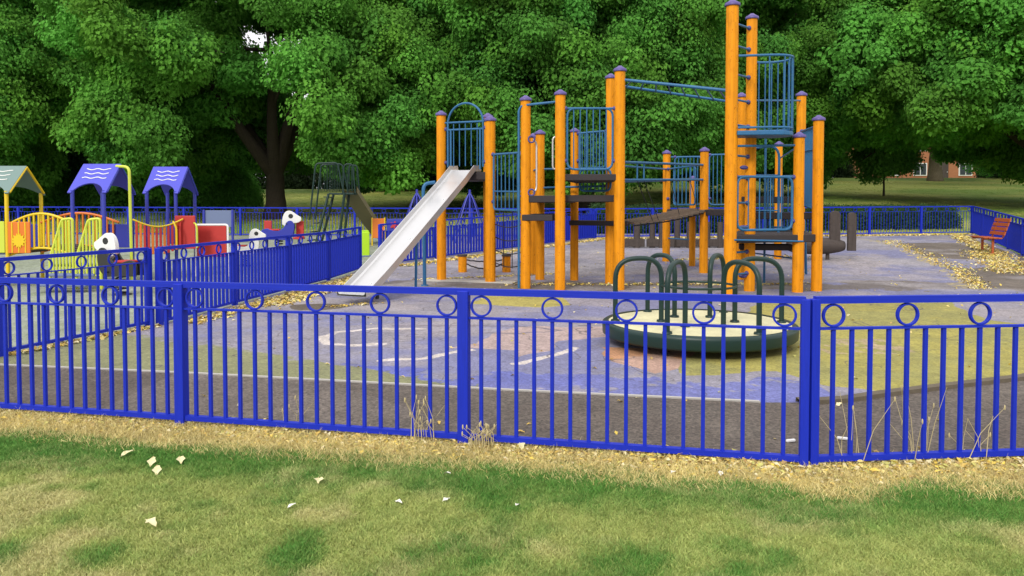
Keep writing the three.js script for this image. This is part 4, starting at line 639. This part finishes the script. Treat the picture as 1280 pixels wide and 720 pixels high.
{ // low dark hedge behind the far fence
  const r = rng(78), t = thing('low_hedge', 'low clipped hedge behind the far fence', 'hedge', V(10.5, ground(10.5, 30), 29.9)), dk = [], tw = [];
  for (let i = 0; i < 4200; i++) { const x = -7.4 + r() * 14.6, y = r() * 0.62, v = 0.8 + 0.4 * r(); dk.push({ p: new THREE.Vector3(x, y, (r() - 0.5) * 0.9 - x * 0.12), e: [r() * 6, r() * 6, r()], s: 0.35 + 0.3 * r(), c: [v, v, v] }); }
  for (let i = 0; i < 2200; i++) { const x = -7.4 + r() * 14.6, v = 0.8 + 0.4 * r(); tw.push({ p: new THREE.Vector3(x, 0.62 + 0.18 * r(), (r() - 0.5) * 0.9 - x * 0.12), e: [r(), r() * 6, r()], s: 0.25 + 0.25 * r(), c: [v, v, v] }); }
  crownMesh('foliage', t, [...dk, ...tw], tufts[3], leafMat(0.045, 0.10, 0.032));
}
{ // brick house glimpsed between trees
  const g0 = ground(46, 84), t = thing('brick_house', 'orange brick house glimpsed between trees beyond the grass', 'house', V(46, g0, 84));
  const brick = std({ color: lin(0.42, 0.17, 0.08), roughness: 0.9, map: paintMap }), slate = std({ color: lin(0.14, 0.1, 0.09), roughness: 0.8 }), glass = phys({ color: lin(0.05, 0.06, 0.07), roughness: 0.1 });
  part('wall', new THREE.BoxGeometry(12, 5.6, 8).translate(46, g0 + 2.8, -88), brick, t);
  const s = new THREE.Shape([new THREE.Vector2(-4.6, 0), new THREE.Vector2(4.6, 0), new THREE.Vector2(0, 3.4)]); const rf = part('roof', new THREE.ExtrudeGeometry(s, { depth: 12.8, bevelEnabled: false }).rotateY(Math.PI / 2).translate(39.6, g0 + 5.6, -88), slate, t); part('chimney', new THREE.BoxGeometry(1, 2.2, 0.8).translate(49, g0 + 9, -88), brick, rf);
  for (const x of [42, 45, 50]) for (const y of [1.3, 4]) { const w = part('window', new THREE.BoxGeometry(1.5, 1.4, 0.1).translate(x, g0 + y, -83.98), M.white, t); for (const dx of [-0.34, 0.34]) part('pane', new THREE.BoxGeometry(0.58, 1.2, 0.06).translate(x + dx, g0 + y, -83.93), glass, w); }
  const dr = part('door', new THREE.BoxGeometry(1, 2.1, 0.1).translate(47.6, g0 + 1.05, -83.97), M.timber, t); part('handle', new THREE.SphereGeometry(0.06, 8, 6).translate(47.95, g0 + 1, -83.88), M.steel, dr);
}

// ---------------------------------------------------------------- lawn, litter, weeds
function bladeTuft(seed, n, rad, hgt, wid) {
  const r = rng(seed), pos = [];
  for (let i = 0; i < n; i++) {
    const q = r() * 6.283, rr = rad * Math.sqrt(r()), x = Math.cos(q) * rr, z = Math.sin(q) * rr, h = hgt * (0.45 + 0.75 * r()), b = r() * 6.283, lx = Math.cos(b) * h * (0.3 + 0.7 * r()), lz = Math.sin(b) * h * (0.3 + 0.7 * r()), f = r() * 6.283, wx = Math.cos(f) * wid, wz = Math.sin(f) * wid;
    const A = [x - wx, -0.004, z - wz], B = [x + wx, -0.004, z + wz], C = [x + lx * 0.4 - wx * 0.7, h * 0.6, z + lz * 0.4 - wz * 0.7], D = [x + lx * 0.4 + wx * 0.7, h * 0.6, z + lz * 0.4 + wz * 0.7], T = [x + lx, h * 0.92, z + lz];
    pos.push(...A, ...B, ...C, ...B, ...D, ...C, ...C, ...D, ...T);
  }
  const g = new THREE.BufferGeometry(); g.setAttribute('position', new THREE.Float32BufferAttribute(pos, 3)); g.computeVertexNormals(); return g;
}
{
  const r = rng(91), N = 70000, m = new THREE.InstancedMesh(bladeTuft(5, 16, 0.04, 0.026, 0.0017), std({ roughness: 0.8, side: THREE.DoubleSide }), N); let i = 0;
  while (i < N) {
    const d = 2.5 + r() * 3.4, x = (r() - 0.5) * (d * 1.5 + 1.6), b = frontLine(x) - d; if (b < 0.12) continue; const st = strawEdge(x, d); if (st > 0.35 && r() < st * 0.97) continue;
    const dv = clamp(dry(x, d) + (r() - 0.5) * 0.5), v = 0.75 + 0.5 * r(), c = mixc(mixc(GREEN, STRAW, dv), [0.62, 0.54, 0.26], 0.75 * dv * smooth(0.52, 0.68, fbm(x * 2.3 + 60, d * 2.3 + 33))), y = (d < 4.6 ? (fbm(x * 2.2, d * 2.2) - 0.5) * 0.05 : 0);
    TM.compose(TP.set(x, y, -d), TQ.setFromEuler(TE.set(0, r() * 6.283, 0)), TS.set(0.8 + 0.5 * r(), (0.65 + 0.6 * r()) * (1.15 - 0.35 * dv), 0.8 + 0.5 * r())); m.setMatrixAt(i, TM); m.setColorAt(i, TC.setRGB(c[0] * v, c[1] * v, c[2] * v)); i++;
  }
  m.name = numbered('lawn_grass'); m.userData = { kind: 'stuff', label: 'short patchy green and dry yellow lawn grass', category: 'grass' }; scene.add(setup(m));
}
{ // rough park grass beyond the fences
  const r = rng(92), N = 9000, m = new THREE.InstancedMesh(bladeTuft(6, 14, 0.3, 0.06, 0.01), std({ roughness: 0.85, side: THREE.DoubleSide }), N); let i = 0;
  while (i < N) { const d = 29.3 + Math.pow(r(), 1.6) * 34, x = -d * 0.72 + r() * d * 1.5, c = lawnColour(x, d), v = 0.75 + 0.5 * r(); TM.compose(TP.set(x, ground(x, d), -d), TQ.setFromEuler(TE.set(0, r() * 6.283, 0)), TS.setScalar(0.6 + 0.5 * r())); m.setMatrixAt(i, TM); m.setColorAt(i, TC.setRGB(c[0] * v, c[1] * v, c[2] * v)); i++; }
  m.name = numbered('park_grass'); m.userData = { kind: 'stuff', label: 'mown park grass on the slope beyond the playground', category: 'grass' }; scene.add(setup(m));
}
function curledLeaf(L, W) { const pos = [], P = (u, v) => { const w = W * Math.sin(Math.PI * clamp(u * 0.92 + 0.06)) * (0.75 + 0.25 * Math.cos(u * 14)); return [(u - 0.5) * L, 0.12 * L * Math.cos((u - 0.5) * 3) + Math.abs(v) * W * 0.28 + 0.15 * W * Math.sin(u * 9 + v * 2), v * w]; }; const n = 5; for (let i = 0; i < n; i++) for (const s of [-1, 1]) { const a = P(i / n, 0), b = P((i + 1) / n, 0), c = P(i / n, s), d = P((i + 1) / n, s); pos.push(...a, ...b, ...c, ...b, ...d, ...c); } const g = new THREE.BufferGeometry(); g.setAttribute('position', new THREE.Float32BufferAttribute(pos, 3)); g.computeVertexNormals(); return g; }
{
  const r = rng(93), L = [], push = (x, d, s, y = 0) => L.push([x, d, s, y]), G2 = () => (r() + r() + r()) / 1.5 - 1;
  for (let i = 0; i < 8500; i++) { const x = -5.2 + 9.6 * Math.pow(r(), 0.7); push(x, frontLine(x) - 0.13 + G2() * 0.3 + (r() < 0.25 ? 0.12 * r() : 0), 0.35 + 0.5 * r() * r() + 0.1 * r(), 0.008 + 0.03 * r()); }
  for (let i = 0; i < 900; i++) { const x = 0.8 + r() * 3.4; push(x, frontLine(x) - 0.02 + G2() * 0.2, 0.5 + 0.5 * r(), 0.02 + 0.03 * r()); }
  const strip = (a, b, n, w, off = 0, s = 1.3) => { for (let i = 0; i < n; i++) { const t = r(); push(a[0] + (b[0] - a[0]) * t + G2() * w + off, a[1] + (b[1] - a[1]) * t + G2() * w * 0.6, s * (0.7 + 0.6 * r()), 0.02); } };
  strip([-5.4, 8], [-4.75, 10], 260, 0.16, 0.08); strip([-4.7, 10.1], [-3.6, 18.1], 1500, 0.32, 0.35); strip([-4.3, 12], [-3.7, 16], 900, 0.35, 0.5); strip([-3.2, 18.8], [2.8, 26.4], 1300, 0.4, 0.45, 1.6);
  strip([3, 26.3], [17, 28.2], 1900, 0.5, 0, 1.8); strip([13.9, 21.2], [16.8, 28], 900, 0.5, -0.4, 1.8); strip([11.8, 17.5], [14, 22.4], 1900, 0.95, -0.1, 1.25); strip([12.5, 25.8], [10.4, 18], 520, 0.55, 0.3, 1.15); strip([10.6, 18.4], [8.8, 14.4], 420, 0.45, 0.2, 1.0);
  strip([0, 15.2], [6, 15.3], 500, 0.6, 0, 1.1); strip([-2, 16.2], [1, 17.5], 260, 0.4, 0, 1.1); strip([4, 20], [8, 21], 300, 0.8, 0, 1.3); strip([-2.9, 11.8], [-2.2, 12.3], 70, 0.25, 0, 1); 
  for (let i = 0; i < 500; i++) push(-4 + r() * 14, 5 + r() * 18, 0.5 + 0.6 * r(), 0.018);
  const cols = [[0.72, 0.54, 0.10], [0.76, 0.62, 0.24], [0.55, 0.38, 0.09], [0.70, 0.62, 0.38], [0.40, 0.27, 0.10], [0.5, 0.48, 0.14]];
  const m = new THREE.InstancedMesh(curledLeaf(0.06, 0.019), std({ roughness: 0.85, side: THREE.DoubleSide }), L.length);
  L.forEach(([x, d, s, y], i) => { TM.compose(TP.set(x, ground(x, d) + y * 0.8, -d), TQ.setFromEuler(TE.set((r() - 0.5) * 1.2, r() * 6.283, (r() - 0.5) * 1.2)), TS.setScalar(s)); m.setMatrixAt(i, TM); const c = cols[Math.floor(r() * 6)], v = 0.75 + 0.4 * r(); m.setColorAt(i, TC.setRGB(c[0] * v, c[1] * v, c[2] * v)); });
  m.name = numbered('leaf_litter'); m.userData = { kind: 'stuff', label: 'drifts of dry yellow fallen leaves along the fences', category: 'leaf litter' }; scene.add(setup(m));
  // dry straw in the strip under the front fence
  const N = 22000, st = new THREE.InstancedMesh(bladeTuft(8, 10, 0.05, 0.05, 0.0016), std({ roughness: 0.9, side: THREE.DoubleSide }), N);
  for (let i = 0; i < N; i++) { const x = -5.4 + r() * 10.2, d = frontLine(x) - 0.24 + G2() * 0.44, v = (0.6 + 0.6 * r()) * (0.88 + 0.5 * fbm(x * 6, d * 6)), c = mixc([0.70, 0.60, 0.28], [0.52, 0.42, 0.14], r()); TM.compose(TP.set(x, 0.002, -d), TQ.setFromEuler(TE.set((r() - 0.5) * 0.8, r() * 6.283, (r() - 0.5) * 0.8)), TS.set(1.2, 0.4 + 0.5 * r(), 1.2)); st.setMatrixAt(i, TM); st.setColorAt(i, TC.setRGB(c[0] * v, c[1] * v, c[2] * v)); }
  st.name = numbered('dry_straw'); st.userData = { kind: 'stuff', label: 'pale dry straw and grass under the blue lawn fence', category: 'straw' }; scene.add(setup(st));
}
{ // dead weeds at the fence foot
  const straw = std({ color: lin(0.50, 0.42, 0.22), roughness: 0.9 });
  const weed = (x, d, h, n, seed, label) => { const r = rng(seed), t = thing('dry_weed', label, 'weed', V(x, 0, d)), stalks = [], heads = []; for (let k = 0; k < n; k++) { const q = r() * 6.283, l = h * (0.5 + 0.6 * r()), o = (0.15 + 0.5 * r()) * l, b = new THREE.Vector3((r() - 0.5) * 0.16, 0, (r() - 0.5) * 0.1), e = b.clone().add(new THREE.Vector3(Math.cos(q) * o, l, Math.sin(q) * o * 0.5)); stalks.push(sweep([b, b.clone().lerp(e, 0.5).add(new THREE.Vector3(-Math.cos(q) * 0.03, 0.02, 0)), e], (s) => 0.0028 * (1.1 - 0.7 * s), 5)); if (r() < 0.6) heads.push(new THREE.SphereGeometry(0.007, 5, 4).scale(0.8, 2.6, 0.8).translate(e.x, e.y, e.z)); } const s = new THREE.Mesh(mergeGeometries(stalks), straw); s.name = 'stalks'; s.userData.kind = 'stuff'; t.add(setup(s)); if (heads.length) { const hh = new THREE.Mesh(mergeGeometries(heads), straw); hh.name = 'seed_heads'; hh.userData.kind = 'stuff'; t.add(setup(hh)); } };
  weed(-0.6, frontLine(-0.6) - 0.03, 0.3, 18, 1, 'bushy dead weed beside the single square fence post'); weed(-0.2, frontLine(-0.2) - 0.07, 0.16, 40, 2, 'low straw clump right against the square fence post'); weed(-1.55, frontLine(-1.55) + 0.05, 0.28, 5, 3, 'thin leaning dead stalks among the left fence bars');
  weed(2.1, frontLine(2.1) + 0.02, 0.4, 7, 4, 'tall dead stalks just past the double corner post'); weed(2.5, frontLine(2.5) + 0.03, 0.5, 10, 5, 'tallest spray of dead stalks in the turning fence'); weed(2.85, frontLine(2.85) + 0.02, 0.34, 8, 6, 'short dead stalks farthest along the turning fence');
}
{ // single leaves on the lawn
  const g = curledLeaf(0.085, 0.03), pale = std({ color: lin(0.66, 0.60, 0.34), roughness: 0.8, side: THREE.DoubleSide }), white = std({ color: lin(0.72, 0.70, 0.62), roughness: 0.8, side: THREE.DoubleSide }), r = rng(95);
  for (const [x, d, k] of [[-2.43, 4.75, 0], [-2.2, 4.6, 0], [-2.04, 4.63, 0], [-1.78, 3.7, 0], [-2.1, 4.45, 0], [-0.38, 4.4, 1], [-0.6, 3.97, 1], [0.03, 3.93, 1], [-0.35, 4.0, 1], [0.06, 4.9, 0], [-1.1, 4.28, 0], [0.95, 4.42, 1], [1.22, 4.4, 1], [-1.15, 3.92, 1]]) {
    const m = new THREE.Mesh(g, k ? white : pale); m.position.set(x, 0.03, -d); m.rotation.set((r() - 0.5) * 0.5, r() * 6, (r() - 0.5) * 0.5); m.scale.setScalar(k ? 0.6 : 1);
    tagTop(m, 'fallen_leaf', k ? 'small whitish fallen leaf lying on the lawn' : 'pale yellow curled fallen leaf lying on the lawn', 'leaf', k ? 'whitish leaves on the lawn' : 'pale yellow leaves on the lawn');
  }
}
{ // pale litter scraps on the tarmac strip
  const g = new RoundedBoxGeometry(0.07, 0.02, 0.022, 2, 0.008); [[1.87, 5.05, 0.3], [2.24, 5.1, -0.4]].forEach(([x, d, q], i) => { const m = new THREE.Mesh(g, M.white); m.position.set(x, 0.024, -d); m.rotation.y = q; tagTop(m, 'litter_scrap', ['white paper scrap on tarmac nearer the corner post', 'white paper scrap on tarmac among the dead stalks'][i], 'litter'); });
}
renderer.render(scene, camera);
